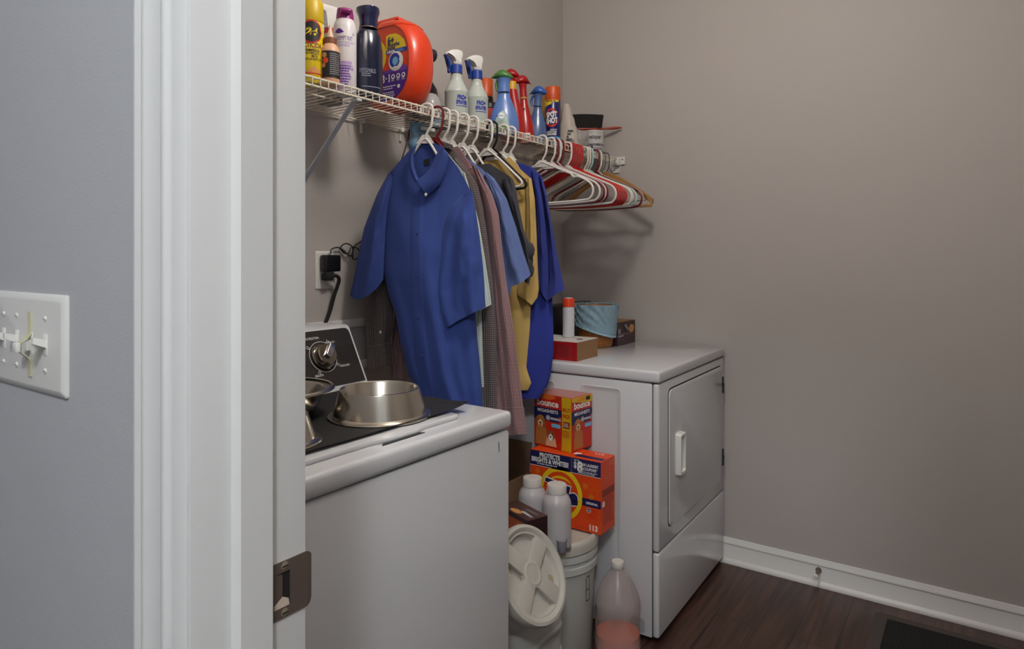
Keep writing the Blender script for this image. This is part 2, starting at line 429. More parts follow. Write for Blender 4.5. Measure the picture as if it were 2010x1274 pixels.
MB().prism([(hx0, -0.0175), (hx1-0.001, -0.0175), (hx1-0.002, -0.011), (-0.006, -0.007), (hx0, -0.0135)], 0.0006, 0.0010, M=Mp).build('bare_wood', mat('bare_wood_edge', 'CBB9A8', 0.7), t)
for z in (0.0235, -0.0235):
    s_ = MB().lathe([(0, 0.0024), (0.003, 0.0023), (0.0043, 0.0017), (0.0043, 0.0008)], 16, M=Mp @ Matrix.Translation((-0.004, z, 0)))
    s_.box(-0.0034, 0.0034, -0.0005, 0.0005, 0.0021, 0.0026, mi=1, M=Mp @ Matrix.Translation((-0.004, z, 0)))
    s_.build('screw', [M_SCREW, M_BLACKM], t)

# ---------------------------------------------------------------- switch plate on the hall wall
t = thing('light_switch_plate', 'white light switch plate with child guard on the grey hall wall', 'light switch', (HX0, 0.94, 1.184))
Ms = frame((0, 0, 0), (0, -1, 0), (0, 0, 1))           # local x = toward the door (-Y), y = up, z = -X (out of the wall)
pw, ph = 0.208, 0.116
MB().rings([[Vector((p.x, p.y, z)) for p in rrect(pw-2*i, ph-2*i, 0.004)] for i, z in ((0, 0), (0, 0.0015), (0.0012, 0.003), (0.007, 0.0058), (0.008, 0.006))], M=Ms).build('cover_plate', M_WHITE_PL, t)
M_TOG = mat('toggle_plastic', 'E4E3DD', 0.3)
for i, gx in enumerate((0.057, 0.016, -0.025, -0.066)):
    b = MB()
    b.box(gx-0.0055, gx+0.0055, -0.0125, 0.0125, 0.0055, 0.0068, bev=0.0006, M=Ms)
    up = (1, -1, 1, 1)[i]
    A = [(-0.0042, -0.0045), (0.0042, -0.0045), (0.0042, 0.0045), (-0.0042, 0.0045)]
    b.rings([[Vector((gx+x*k, y*k+yo*up, z)) for x, y in A] for k, z, yo in ((1, 0.006, 0.001), (0.9, 0.015, 0.0045), (0.75, 0.0195, 0.006))], M=Ms)
    b.build('toggle_switch', M_TOG, t)
    for sy in (0.030, -0.030):
        if i == 1: continue
        q = MB().lathe([(0, 0.0078), (0.002, 0.0076), (0.0031, 0.0068), (0.0031, 0.0055)], 14, M=Ms @ Matrix.Translation((gx, sy, 0)))
        q.box(-0.0026, 0.0026, -0.0004, 0.0004, 0.0073, 0.0079, mi=1, M=Ms @ Matrix.Translation((gx, sy, 0))).build('screw', [M_TOG, M_GREY], t)
g = MB()                                               # bent strip guard over the second toggle
gp = rounded([(0.036, 0.0061), (0.012, 0.0061), (0.007, 0.009), (-0.003, 0.021), (-0.006, 0.021), (-0.017, 0.009), (-0.022, 0.0061), (-0.040, 0.0061)], 0.0)
g.rings([[Vector((0.016+dx, p[0], p[1]+dz)) for dx, dz in ((-0.0045, 0), (0.0045, 0), (0.0045, 0.0018), (-0.0045, 0.0018))] for p in gp], M=Ms)
g.build('switch_guard', mat('clear_aged_plastic', 'E2DEBC', 0.25, alpha=0.25), t)
MB().box(0.016-0.005, 0.016+0.007, -0.010, 0.001, 0.0185, 0.0235, bev=0.001, M=Ms).build('guard_latch', M_TOG, t)
for gx in (0.048,):
    MB().rings([[Vector((gx+x, y, z)) for x, y in ((-0.006, -0.005), (0.006, -0.005), (0.006, 0.004), (-0.006, 0.004))] for z in (0.007, 0.024)], M=Ms).build('guard_block', mat('clear_guard_plastic', 'E4E4DC', 0.2, alpha=0.45), t)

# ---------------------------------------------------------------- baseboard door stop, floor mat
t = thing('door_stop', 'small nickel door stop screwed into the right baseboard', 'door stop', (2.835, 0.518, 0.062))
Mx = frame((0, 0, 0), (0, -1, 0), (0, 0, 1))
MB().lathe([(0, 0.0), (0.0115, 0.0), (0.0115, 0.003), (0.0085, 0.008), (0.0055, 0.014), (0.0045, 0.05), (0.006, 0.054), (0, 0.054)], 20, M=Mx).build('stop_rod', M_NICKEL, t)
MB().lathe([(0.006, 0.054), (0.0078, 0.056), (0.0078, 0.068), (0.006, 0.071), (0, 0.071)], 20, M=Mx).build('rubber_tip', M_WHITE_PL, t)
t = thing('floor_mat', 'black ribbed floor mat with grey brown border beside the right wall', 'mat', (2.34, -0.30, 0))
MB().prism(rrect(0.80, 1.22, 0.012), 0.0, 0.006).build('mat_border', mat('mat_border_rubber', '4A423E', 0.85, bump=(300, 0.2, 0.001)), t)
m_ = mat('mat_pile', '0C0B0A', 0.95); nt = m_.node_tree
tc = nd(m_, 'ShaderNodeTexCoord'); wv = nd(m_, 'ShaderNodeTexWave', bands_direction='Y'); wv.inputs['Scale'].default_value = 28; wv.inputs['Distortion'].default_value = 0.6
bp = nd(m_, 'ShaderNodeBump'); bp.inputs['Strength'].default_value = 0.7; bp.inputs['Distance'].default_value = 0.004
nt.links.new(tc.outputs['Object'], wv.inputs['Vector']); nt.links.new(wv.outputs['Fac'], bp.inputs['Height']); nt.links.new(bp.outputs[0], nt.nodes['Principled BSDF'].inputs['Normal'])
MB().prism(rrect(0.72, 1.14, 0.008), 0.004, 0.010, bev=0.002).build('mat_pile', m_, t)

# ---------------------------------------------------------------- washing machine
wx, wy = 0.589, 0.887
t = thing('washing_machine', 'white top loading washing machine carrying a black mat and steel bowls', 'washing machine', (wx, wy, 0))
ww, wd = 0.686, 0.663
MB().box(0.004, ww-0.004, 0.004, wd, 0.02, 0.887, bev=0.009, seg=3).build('cabinet', M_ENAMEL, t)
b = MB().box(0, ww, 0, wd, 0.8905, 0.930, bev=0.010, seg=3)
b.box(0.02, ww-0.02, 0.02, wd-0.02, 0.886, 0.892, mi=1)
b.build('top_deck', [M_ENAMEL, M_GREYGAP], t)
lid = rounded([(0.11, 0.050), (0.30, 0.050), (0.33, 0.038), (0.41, 0.038), (0.44, 0.050), (0.562, 0.050), (0.562, 0.44), (0.11, 0.44)], [0.02, 0.01, 0.01, 0.01, 0.01, 0.02, 0.02, 0.02])
l_ = MB().prism(lid, 0.9295, 0.9395, bev=0.004).build('lid', M_ENAMEL, t)
MB().prism(rounded([(0.315, 0.0415), (0.415, 0.0415), (0.425, 0.032), (0.305, 0.032)], 0.003), 0.9301, 0.9312).build('lid_handle_slot', M_GREYGAP, l_)
for k in range(4):
    MB().lathe([(0, 0), (0.018, 0), (0.018, 0.02), (0, 0.02)], 14, M=Matrix.Translation((0.06+(k % 2)*(ww-0.12), 0.06+(k//2)*(wd-0.12), 0))).build('levelling_foot', M_BLACKM, t)
MB().prism([(0, 0), (0.0025, -0.002), (0.0038, -0.024), (0.002, -0.024), (0.0005, -0.012)], 0, 0.0003, M=frame((0.636, 0.0038, 0.868), (1, 0, 0), (0, 0, 1))).build('scratch', mat('rust_scratch', '4A4A4E', 0.7), t)
# console: leaning front, black face, dial
cs = MB(); prof = [(0.470, 0.929), (0.474, 0.948), (0.548, 1.092), (0.560, 1.097), (0.640, 1.097), (0.655, 1.085), (0.655, 0.929)]
cs.rings([[Vector((x, y, z)) for y, z in prof] for x in (0.006, ww-0.006)])
co = cs.build('console', M_ENAMEL, t)
cn = (Vector((0, 0.548, 1.092))-Vector((0, 0.474, 0.948))); ch = cn.length; cn.normalize()
Fc = frame((0, 0.474, 0.948), (1, 0, 0), cn)
MB().prism(rounded([(0.012, 0.004), (ww-0.012, 0.004), (ww-0.012, ch-0.003), (0.012, ch-0.003)], [0.002, 0.002, 0.016, 0.016]), -0.001, 0.0012, M=Fc).build('control_panel', mat('control_panel_black', '2B2725', 0.3), co)
fm = flat(Fc.translation, (1, 0, 0), cn)
p = Print(lambda x, y, h: fm(x, y, h+0.0014))
kx, ky = 0.562, 0.086
p.rect(kx+0.05, ww-0.014, ky-0.02, ky+0.022, M_BLK, 1); p.rect(0.014, kx-0.05, ky-0.02, ky+0.022, M_BLK, 1)
p.ring(kx, ky, 0.041, 0.0422, M_WHT, 2); p.ring(kx, ky, 0.036, 0.041, M_BLK, 1)
for a in (0.9, 1.0, -0.55, -0.65, -2.1, -2.2, 2.45, 2.55):
    p.poly([(kx+r*math.cos(a)+q*math.sin(a), ky+r*math.sin(a)-q*math.cos(a)) for r, q in ((0.042, 0.0006), (0.053, 0.0006), (0.053, -0.0006), (0.042, -0.0006))], M_WHT, 2)
p.text('CYCLE SELECTION', kx-0.022, ky+0.053, 0.052, 0.006, M_WHT, 2, 0.01)
p.text('NORMAL ECO', kx+0.036, ky+0.037, 0.03, 0.005, M_WHT, 2, 0.01); p.text('DRAIN & SPIN', kx+0.060, ky-0.032, 0.030, 0.0055, M_WHT, 2, 0.01)
p.text('DELICATE', kx-0.030, ky-0.048, 0.026, 0.0055, M_WHT, 2, 0.01); p.text('HEAVY DUTY', kx-0.066, ky+0.026, 0.024, 0.005, M_WHT, 2, 0.01)
p.build(co)
kb = MB().lathe([(0.036, 0.001), (0.036, 0.006), (0.033, 0.009), (0.030, 0.009), (0.029, 0.022), (0.026, 0.0245), (0, 0.026)], 40, M=Fc @ Matrix.Translation((kx, ky, 0)))
kk = kb.build('dial', mat('dial_chrome', '8D8479', 0.16, metal=1.0), co)
gr = MB().prism(rounded([(-0.008, -0.012), (0.008, -0.012), (0.009, 0.028), (-0.009, 0.028)], 0.004), 0.022, 0.034, bev=0.002, M=Fc @ Matrix.Translation((kx, ky, 0)) @ Matrix.Rotation(-0.7, 4, 'Z'))
gr.build('dial_grip', mat('dial_grip_silver', 'A9ABB2', 0.2, metal=0.9), kk)

# black mat on the washer
t = thing('rubber_mat', 'black mat with curled corner lying on the white washing machine', 'mat', (0.925, 1.144, 0.9398))
b = MB(); nx, ny = 44, 26; hw_, hd_ = 0.290, 0.183; R = []
def mz(i, j):
    x = -hw_+2*hw_*i/nx; y = -hd_+2*hd_*j/ny
    e = min(hw_-abs(x), hd_-abs(y)); z = 0.0075 if e < 0.010 else 0.0022
    c = max(0, (x/hw_-0.72)/0.28)*max(0, (-y/hd_-0.45)/0.55)
    return Vector((x-0.01*c, y, z+0.007*c*c+0.0006*math.sin(x*31)))
V = [mz(i, j) for j in range(ny+1) for i in range(nx+1)]; n1 = len(V)
V += [Vector((v.x, v.y, v.z-0.002)) for v in V]; Fq = []
for j in range(ny):
    for i in range(nx):
        a = j*(nx+1)+i; Fq.append([a, a+1, a+nx+2, a+nx+1]); Fq.append([n1+a, n1+a+nx+1, n1+a+nx+2, n1+a+1])
ed = [j*(nx+1) for j in range(ny+1)]+[ny*(nx+1)+i for i in range(1, nx+1)]+[j*(nx+1)+nx for j in range(ny-1, -1, -1)]+[i for i in range(nx-1, 0, -1)]
for a, c in zip(ed, ed[1:]+ed[:1]): Fq.append([a, c, c+n1, a+n1])
b.add(V, Fq); b.build('mat_sheet', mat('black_rubber', '1D1C1C', 0.6, bump=(60, 0.1, 0.002)), t)

# steel bowls
def flared(t, R0, R1, h, mi=0):
    b = MB()
    b.lathe([(R1*0.80, 0.008), (R1*0.92, h*0.35), (R1-0.004, h-0.004), (R1-0.001, h), (R1+0.002, h-0.0005), (R1+0.003, h-0.003), (R0-0.012, 0.008), (R0-0.006, 0.004), (R0-0.001, 0.0035), (R0, 0.002), (R0-0.001, 0.0005), (R0-0.006, 0.0015)], 72)
    b.build('bowl_shell', M_STEEL, t)
    MB().lathe([(0, 0.008), (R1*0.55, 0.007), (R1*0.80, 0.008)], 56).build('bowl_floor', M_STEEL, t)
t = thing('pet_bowl', 'largest steel pet bowl with flared base, centre of the black mat', 'bowl', (1.030, 1.066, 0.9422)); flared(t, 0.111, 0.083, 0.060)
t = thing('pet_bowl', 'wide lipped steel bowl beside the door jamb near the console dial', 'bowl', (0.895, 1.238, 0.9422))
MB().lathe([(0, 0.006), (0.05, 0.006), (0.075, 0.010), (0.088, 0.03), (0.096, 0.056), (0.099, 0.059), (0.116, 0.061), (0.1195, 0.0595), (0.119, 0.057), (0.103, 0.055), (0.097, 0.052), (0.090, 0.028), (0.078, 0.006), (0.07, 0.001), (0, 0.001)], 72).build('bowl_shell', M_STEEL, t)
MB().lathe([(0.112, 0.0625), (0.116, 0.064), (0.1205, 0.061), (0.1205, 0.058), (0.117, 0.0565)], 72).build('rolled_rim', M_STEEL, t)
t = thing('pet_bowl', 'small steel bowl mostly hidden by the door jamb at mat front edge', 'bowl', (0.765, 1.07, 0.9422)); flared(t, 0.088, 0.060, 0.052)

# ---------------------------------------------------------------- dryer
rd = math.radians(1.2)
t = thing('dryer', 'white front loading dryer standing against the right wall', 'dryer', (2.094, 0.870, 0), rd)
dwd, ddp = 0.735, 0.66
b = MB().box(0.002, dwd-0.002, 0.0245, ddp, 0.018, 0.862, bev=0.004)
b.build('cabinet', M_ENAMEL, t)
Md = frame((0.0005, 0, 0), (0, -1, 0), (0, 0, 1))
for y0, y1 in ((0.135, 0.29), (0.395, 0.60)):
    MB().rings([[Vector((0.002-h, (y0+y1)/2+p.x, 0.45+p.y)) for p in rrect(y1-y0-2*i, 0.77-2*i, 0.012)] for i, h in ((0, 0), (0.002, 0.0016), (0.005, 0.0016), (0.007, 0.0004), (0.02, 0.0004))]).build('side_emboss', M_ENAMEL, t)
MB().box(0, dwd, 0.0, 0.0225, 0.3065, 0.8625, bev=0.008, seg=3).build('front_panel', M_ENAMEL, t)
MB().box(0, dwd, 0.0, 0.0225, 0.022, 0.3035, bev=0.008, seg=3).build('lower_panel', M_ENAMEL, t)
MB().box(0.006, dwd-0.006, 0.006, 0.03, 0.02, 0.87).build('seam', M_GREYGAP, t)
MB().box(-0.002, dwd, -0.003, ddp, 0.8655, 0.905, bev=0.009, seg=3).build('top_panel', M_ENAMEL, t)
Mf = frame((0, 0, 0), (1, 0, 0), (0, 0, 1))            # local z = -Y (toward the room)
dx0, dx1, dz0, dz1 = 0.086, 0.690, 0.362, 0.831
MB().prism(rrect(dx1-dx0+0.006, dz1-dz0+0.007, 0.03, 6, (dx0+dx1)/2, (dz0+dz1)/2+0.001), -0.002, 0.0007, M=Mf).build('door_gap', M_GREYGAP, t)
dr = MB().prism(rrect(dx1-dx0, dz1-dz0, 0.028, 6, (dx0+dx1)/2, (dz0+dz1)/2), 0.0, 0.006, bev=0.003, M=Mf).build('door', M_ENAMEL, t)
h = MB(); R = []
hp = rrect(0.058, 0.145, 0.008, 4, 0.168, 0.598)
h.rings([[Vector((0.168+(p.x-0.168)*k, 0.598+(p.y-0.598)*k2, z)) for p in hp] for k, k2, z in ((1, 1, 0.005), (1, 1, 0.020), (0.9, 0.96, 0.026), (0.62, 0.84, 0.026), (0.5, 0.8, 0.012))], M=Mf)
h.build('door_handle', M_WHITE_PL, dr)
for z in (0.749, 0.448):
    q = MB().box(0.703, 0.716, -0.006, 0.001, z-0.034, z+0.034, bev=0.001)
    q.box(0.702, 0.717, -0.0075, 0.0, z-0.007, z+0.007); q.build('hinge', M_GREYGAP, t)
# access cover low on the side, feet
MB().rings([[Vector((0.002-hh, 0.075+p.x, 0.05+p.y)) for p in rrect(0.05-2*i, 0.05-2*i, 0.014)] for i, hh in ((0, 0.0002), (0.0008, 0.0012), (0.0015, 0.0004))]).build('access_cover', mat('grey_seam', '9C9CA0', 0.4), t)
for k in range(4):
    MB().lathe([(0, 0), (0.016, 0), (0.016, 0.022), (0, 0.022)], 14, M=Matrix.Translation((0.05+(k % 2)*(dwd-0.10), 0.06+(k//2)*(ddp-0.12), 0))).build('levelling_foot', M_BLACKM, t)
pr = [(0.585, 0.905), (0.600, 1.070), (0.607, 1.078), (0.652, 1.078), (0.66, 1.07), (0.66, 0.905)]
co = MB().rings([[Vector((x, y, z)) for y, z in pr] for x in (0.004, dwd-0.034)]).build('console', mat('dryer_panel_black', '171616', 0.3), t)
MB().rings([[Vector((x, y, z)) for y, z in pr] for x in (dwd-0.0338, dwd-0.028)]).build('end_cap', M_ENAMEL, t)
n_ = Vector((0, 0.015, 0.165)).normalized()
MB().prism(rounded([(0.006, 0.004), (dwd-0.036, 0.004), (dwd-0.036, 0.1655), (0.006, 0.1655)], [0.002, 0.002, 0.015, 0.015]), -0.001, 0.0012, M=frame((0, 0.585, 0.905), (1, 0, 0), n_)).build('control_panel', mat('dryer_panel_black', '171616', 0.3), co)

# ---------------------------------------------------------------- outlet box behind the washer, wall outlet, adapters and cords
t = thing('washer_outlet_box', 'white framed washer hookup box in the wall behind the washing machine', 'outlet box', (1.34, WA, 1.055))
a, c = U(612, 642, y=WA-0.006), U(757, 705, y=WA-0.006)
bx0, bx1, bz0, bz1 = a.x-1.34-0.02, c.x-1.34+0.08, c.z-1.055-0.015, a.z-1.055+0.012
o = MB()
for q in ((bx0, bx1, bz1-0.026, bz1), (bx0, bx1, bz0, bz0+0.026), (bx0, bx0+0.02, bz0+0.02, bz1-0.02), (bx1-0.02, bx1, bz0+0.02, bz1-0.02)):
    o.box(q[0], q[1], -0.009, -0.0004, q[2], q[3], bev=0.001)
o.build('box_flange', M_TRIM, t)
MB().box(bx0+0.018, bx1-0.018, -0.003, -0.0006, bz0+0.02, bz1-0.02).build('box_back', mat('outlet_box_grey', 'A9A9A8', 0.6), t)
ca = U(635, 530.5, y=WA-0.004)
t = thing('wall_outlet', 'white wall outlet plate above the washing machine console', 'outlet', (ca.x+0.007, WA, ca.z))
Mo = frame((0, 0, 0), (1, 0, 0), (0, 0, 1))
MB().rings([[Vector((p.x, p.y, z)) for p in rrect(0.072-2*i, 0.118-2*i, 0.004)] for i, z in ((0, 0.0003), (0, 0.002), (0.003, 0.005), (0.004, 0.0052))], M=Mo).build('cover_plate', M_WHITE_PL, t)
for z in (0.020, -0.020):
    MB().prism(oval(0.0165, 0.0145, 24, 3.0, 0, z), 0.004, 0.0064, M=Mo).build('socket', M_WHITE_PL, t)
ox, oz = ca.x+0.007, ca.z
M_CORD = mat('black_cord', '141414', 0.5)
t = thing('power_adapter', 'black plug-in adapter with coiled thin cord in upper wall socket', 'power adapter', (ox+0.006, WA-0.0066, oz+0.022))
MB().box(-0.030, 0.030, -0.030, 0.0, -0.026, 0.026, bev=0.005, seg=3).build('adapter_body', M_BLACK, t)
pts = [U(649, 497, y=WA-0.022), U(651, 489, y=WA-0.02), U(664, 486, y=WA-0.012), U(676, 494, y=WA-0.010), U(690, 503, y=WA-0.02), U(692, 486, y=WA-0.024), U(680, 478, y=WA-0.018), U(669, 485, y=WA-0.008), U(674, 496, y=WA-0.010), U(684, 497, y=WA-0.022), U(690, 485, y=WA-0.026), U(702, 488, y=WA-0.014), U(707, 500, y=WA-0.010), U(696, 510, y=WA-0.012), U(692, 500, y=WA-0.022), U(697, 482, y=WA-0.02), U(712, 470, y=WA-0.014),
       U(735, 430, y=WA-0.012), U(775, 350, y=WA-0.012), U(789, 312, y=WA-0.012), U(798, 285, y=WA-0.014), U(803, 262, y=WA-0.014), U(805, 250, y=WA-0.03)]
L = t.location.copy()
MB().tube([q-L for q in spline(pts, 7)], 0.0021, 6).build('adapter_cord', M_CORD, t)
t = thing('appliance_plug', 'thick black plug and cord in lower wall socket, running behind console', 'power cord', (ox-0.006, WA-0.0066, oz-0.020))
L = t.location.copy()
MB().box(-0.014, 0.014, -0.030, 0, -0.011, 0.011, bev=0.004).build('plug', M_BLACKM, t)
k0 = L+Vector((0.0, -0.022, 0))
MB().tube([q-L for q in spline([k0, k0+Vector((0.022, -0.006, 0.003)), k0+Vector((0.036, -0.004, -0.012)), U(656, 580, y=WA-0.02), U(648, 610, y=WA-0.015), U(637, 640, y=WA-0.014), U(632, 660, y=WA-0.014), U(630, 690, y=WA-0.03)], 7)], 0.0058, 8).build('cord', M_BLACKM, t)
# ---------------------------------------------------------------- wire shelf
SZ, SY, SB = 1.735, 1.375, 1.667                       # deck height, front rail, back rail
t = thing('wire_shelf', 'long white coated wire shelf on the back wall above both machines', 'shelf', (1.65, SB, SZ))
xl, xr = 0.455-1.65, 2.832-1.65; yf = SY-SB
b = MB()
b.tube([(xl, yf, 0), (xr, yf, 0)], 0.0032, 8); b.build('front_rail', M_WIRE, t)
MB().tube([(xl, yf-0.001, -0.021), (xr, yf-0.001, -0.021)], 0.0032, 8).build('front_rail', M_WIRE, t)
MB().tube([(xl, 0, -0.004), (xr, 0, -0.004)], 0.003, 8).build('back_rail', M_WIRE, t)
MB().tube([(xl, yf*0.55, -0.0045), (xr, yf*0.55, -0.0045)], 0.0026, 8).build('middle_rail', M_WIRE, t)
b = MB(); n = int((xr-xl)/0.0254)
for k in range(n+1):
    x = xl+0.004+k*0.0254
    b.tube([(x, 0.004, 0.0), (x, yf-0.002, 0.0028), (x, yf-0.0046, 0.0), (x, yf-0.0046, -0.022)], 0.00145, 6)
b.build('deck_wires', M_WIRE, t)
def brace(u):
    p = U(u, 205, y=SY)
    t = thing('shelf_brace', 'white diagonal steel brace holding up the wire shelf near the doorway', 'bracket', (p.x, WA, 1.42))
    a, c = Vector((0, -0.006, 0.012)), Vector((0, SY-WA+0.012, SZ-1.42-0.028))
    d = (c-a).normalized(); nn = Vector((1, 0, 0)); w = d.cross(nn)
    o = MB(); o.rings([[q+nn*x+w*z for x, z in ((-0.008, 0), (0.008, 0), (0.008, 0.004), (0.006, 0.004), (0.006, 0.0015), (-0.006, 0.0015), (-0.006, 0.004), (-0.008, 0.004))] for q in (a, c)])
    o.build('brace_arm', M_BRKT, t)
    MB().box(-0.0085, 0.0085, -0.004, -0.0003, -0.02, 0.03, bev=0.001).build('wall_foot', M_BRKT, t)
    MB().box(-0.008, 0.008, SY-WA-0.006, SY-WA+0.016, SZ-1.42-0.032, SZ-1.42-0.0255, bev=0.001).build('rail_hook', M_BRKT, t)
brace(703)
def clip(u, v, lab):
    p = U(u, v, y=WA); t = thing('shelf_clip', lab, 'clip', (p.x, WA, SZ))
    MB().box(-0.006, 0.006, -0.019, -0.0003, -0.013, 0.004, bev=0.002).build('clip_body', M_WHITE_PL, t)
    MB().box(-0.0045, 0.0045, -0.008, -0.0003, -0.045, -0.012, bev=0.002).build('clip_anchor', M_WHITE_PL, t)
clip(784, 265, 'small white shelf clip on the wall beside the thin black cable')
clip(707, 245, 'small white shelf clip on the wall behind the diagonal brace')
t = thing('shelf_end_bracket', 'white end bracket joining the wire shelf to the right wall', 'bracket', (WB, SY, SZ))
o = MB(); o.box(-0.012, -0.0004, -0.030, 0.052, -0.026, 0.010, bev=0.002); o.box(-0.034, -0.010, -0.010, 0.014, -0.030, 0.005, bev=0.003)
o.prism([(-0.010, -0.026), (0.05, -0.026), (0.03, -0.062), (0.0, -0.062)], 0.0004, 0.008, M=frame((0, 0, 0), (0, 1, 0), (0, 0, 1)) @ Matrix.Diagonal((1, 1, -1, 1)))
o.build('bracket_body', M_WHITE_PL, t)
MB().lathe([(0, 0.0145), (0.0035, 0.014), (0.0042, 0.0125), (0.0042, 0.011)], 14, M=frame((0, -0.020, -0.002), (0, -1, 0), (0, 0, 1))).build('screw', M_GREY, t)

# ---------------------------------------------------------------- hangers
HR = 0.0043
M_HW = mat('hanger_white', 'DCD8D3', 0.35); M_HR = mat('hanger_red', 'B5201C', 0.35); M_HM = mat('hanger_maroon', '6E1420', 0.35)
M_HB = mat('hanger_black', '121212', 0.35); M_HA = mat('hanger_aqua', 'A9CBC9', 0.35); M_HC = mat('hanger_cream', 'DAD0BE', 0.35)
def hook_path(drop=-0.09):
    a = [(0.019, -0.016), (0.0205, -0.004), (0.0185, 0.0075), (0.011, 0.0145), (0.0, 0.0172), (-0.011, 0.0145), (-0.0185, 0.0075), (-0.0205, -0.004), (-0.0205, -0.030), (-0.017, -0.052), (-0.006, -0.070), (0.0, drop+0.006)]
    return [Vector((0, y, z-0.0093)) for y, z in a]    # hangs by the inside of its arc on the rail
def hanger(label, u, m, rz=0.0, sway=0.0, notch=False, group='empty clothes hangers on the shelf rail', yc=0.0, steep=False):
    x = u if u < 50 else U(u, 300, y=SY).x
    t = thing('clothes_hanger', label, 'hanger', (x, SY+yc*0, SZ+0.0045), rz, group)
    def body(m, t):
        h = MB(); P = [(0.012, -0.098), (0.10, -0.136)]
        if notch: P += [(0.125, -0.146), (0.135, -0.158), (0.15, -0.158), (0.16, -0.160)]
        P += [(0.185, -0.172), (0.207, -0.188), (0.2155, -0.205), (0.214, -0.225), (0.203, -0.240), (0.185, -0.246), (0.10, -0.250), (0.0, -0.2515)]
        if steep == 1: P = [(0.010, -0.104), (0.045, -0.150), (0.085, -0.200), (0.105, -0.228), (0.110, -0.240), (0.104, -0.249), (0.09, -0.252), (0.0, -0.254)]
        if steep == 2: P = [(0.010, -0.098), (0.05, -0.130), (0.10, -0.176), (0.128, -0.202), (0.136, -0.214), (0.13, -0.224), (0.11, -0.227), (0.0, -0.229)]
        full = P + [(-y, z) for y, z in reversed(P[:-1])]
        pts = spline([Vector((0, y, z)) for y, z in full], 4, closed=True)
        h.tube(pts, HR, 8, closed=True)
        h.build('hanger_body', m, t)
        h = MB(); h.tube(spline(hook_path(), 4), HR*0.95, 8); h.build('hook', m, t)
        MB().prism([(-0.030, -0.112), (0.030, -0.112), (0.010, -0.086), (-0.010, -0.086)] if steep == 1 else [(-0.042, -0.112), (0.042, -0.112), (0.013, -0.086), (-0.013, -0.086)], -0.0016, 0.0016, M=frame((0, 0, 0), (0, 1, 0), (0, 0, 1))).build('gusset', m, t)
    body(m, t)
    return t
PLAIN, NOTCH = {}, {}
STEEP = {}
def hold(m, label, X, k, roll=0.05, shape=1):
    """the hanger inside a garment: sloped arms, turned with the garment"""
    rz = math.atan(k)
    key = (m.name, shape)
    if key not in STEEP: o = STEEP[key] = hanger(label, X, m, rz, group='hangers holding the hung clothes', steep=shape)
    else: o = dup(STEEP[key], (X, SY, SZ+0.0045), label, rz)
    o.rotation_euler = (roll, 0, rz); return o
def put_hanger(u, m, label, rz=0.0, notch=False, group='empty clothes hangers on the shelf rail', x=None, dy=0.0):
    D = NOTCH if notch else PLAIN
    xx = x if x is not None else U(u, 300, y=SY).x
    if m.name not in D:
        D[m.name] = hanger(label, xx, m, rz, notch=notch, group=group); return D[m.name]
    o = dup(D[m.name], (xx, SY, SZ+0.0045), label, rz); o['group'] = group
    return o
EM = 'empty clothes hangers on the shelf rail'
put_hanger(1064, M_HW, 'nearest empty white plastic hanger, right after the royal blue tees', 0.03, notch=True)
put_hanger(1081, M_HW, 'second empty white plastic hanger from the hung clothes', -0.02)
put_hanger(1087, M_HM, 'maroon hanger between second and third empty white hangers', 0.04)
put_hanger(1092, M_HW, 'third empty white plastic hanger from the hung clothes', 0.0)
put_hanger(1098, M_HM, 'maroon hanger just before the lone white one facing the reds', -0.03)
put_hanger(1113, M_HW, 'white plastic hanger directly in front of the row of bright reds', 0.02)
for k, u in enumerate((1117, 1121.5, 1126, 1130.5, 1135)):
    put_hanger(u, M_HR, ('nearest', 'second nearest', 'middle', 'second farthest', 'farthest')[k]+' of the five bright red plastic hangers', 0.01*(k-2))
put_hanger(1146, M_HC, 'cream hanger directly behind the five bright red hangers', 0.02)
put_hanger(1150.5, M_HW, 'white hanger between the cream one and the pale aqua one', -0.02)
put_hanger(1155, M_HA, 'pale aqua plastic hanger behind the white and cream hangers', 0.06)
put_hanger(1168, M_HM, 'maroon hanger far along the rail, behind the pale aqua one', 0.03)
put_hanger(1172.5, M_HW, 'farthest white plastic hanger on the rail near the wooden one', -0.04)
# black wire hanger and wooden hanger at the end
x = U(1180, 300, y=SY).x
t = thing('wire_hanger', 'thin black wire hanger nested inside the wooden hanger', 'hanger', (x, SY, SZ+0.0045), 0.03)
MB().tube(spline([(0, 0.004, -0.10), (0, 0.19, -0.188), (0, 0.206, -0.204), (0, 0.196, -0.216), (0, 0, -0.219), (0, -0.196, -0.216), (0, -0.206, -0.204), (0, -0.19, -0.188), (0, -0.004, -0.10)], 5), 0.0014, 6).build('hanger_body', M_HB, t)
MB().tube(spline(hook_path(-0.106), 4), 0.0014, 6).build('hook', M_HB, t)
x = U(1188, 300, y=SY).x
t = thing('wooden_hanger', 'wooden hanger with black wire hook at the far end of rail', 'hanger', (x, SY, SZ+0.0045), -0.05)
M_HWOOD = mat('hanger_wood', 'A87B48', 0.5, bump=(80, 0.1, 0.001), var=(14, 0.15))
for sgn in (1, -1):
    R = []
    for k in range(15):
        q = k/14; y = sgn*0.225*q; z = -0.093-0.125*q**1.35; xx = 0.012*q*q; hgt = lerp(0.017, 0.011, q); w = lerp(0.006, 0.009, q)
        R.append([Vector((xx+a*w, y, z+b_*hgt)) for a, b_ in ((-1, -0.8), (-0.6, -1), (0.6, -1), (1, -0.8), (1, 0.8), (0.6, 1), (-0.6, 1), (-1, 0.8))])
    MB().rings(R).build('hanger_arm', M_HWOOD, t)
MB().box(-0.002, 0.010, -0.224, 0.224, -0.243, -0.231, bev=0.003).build('trouser_bar', M_HWOOD, t)
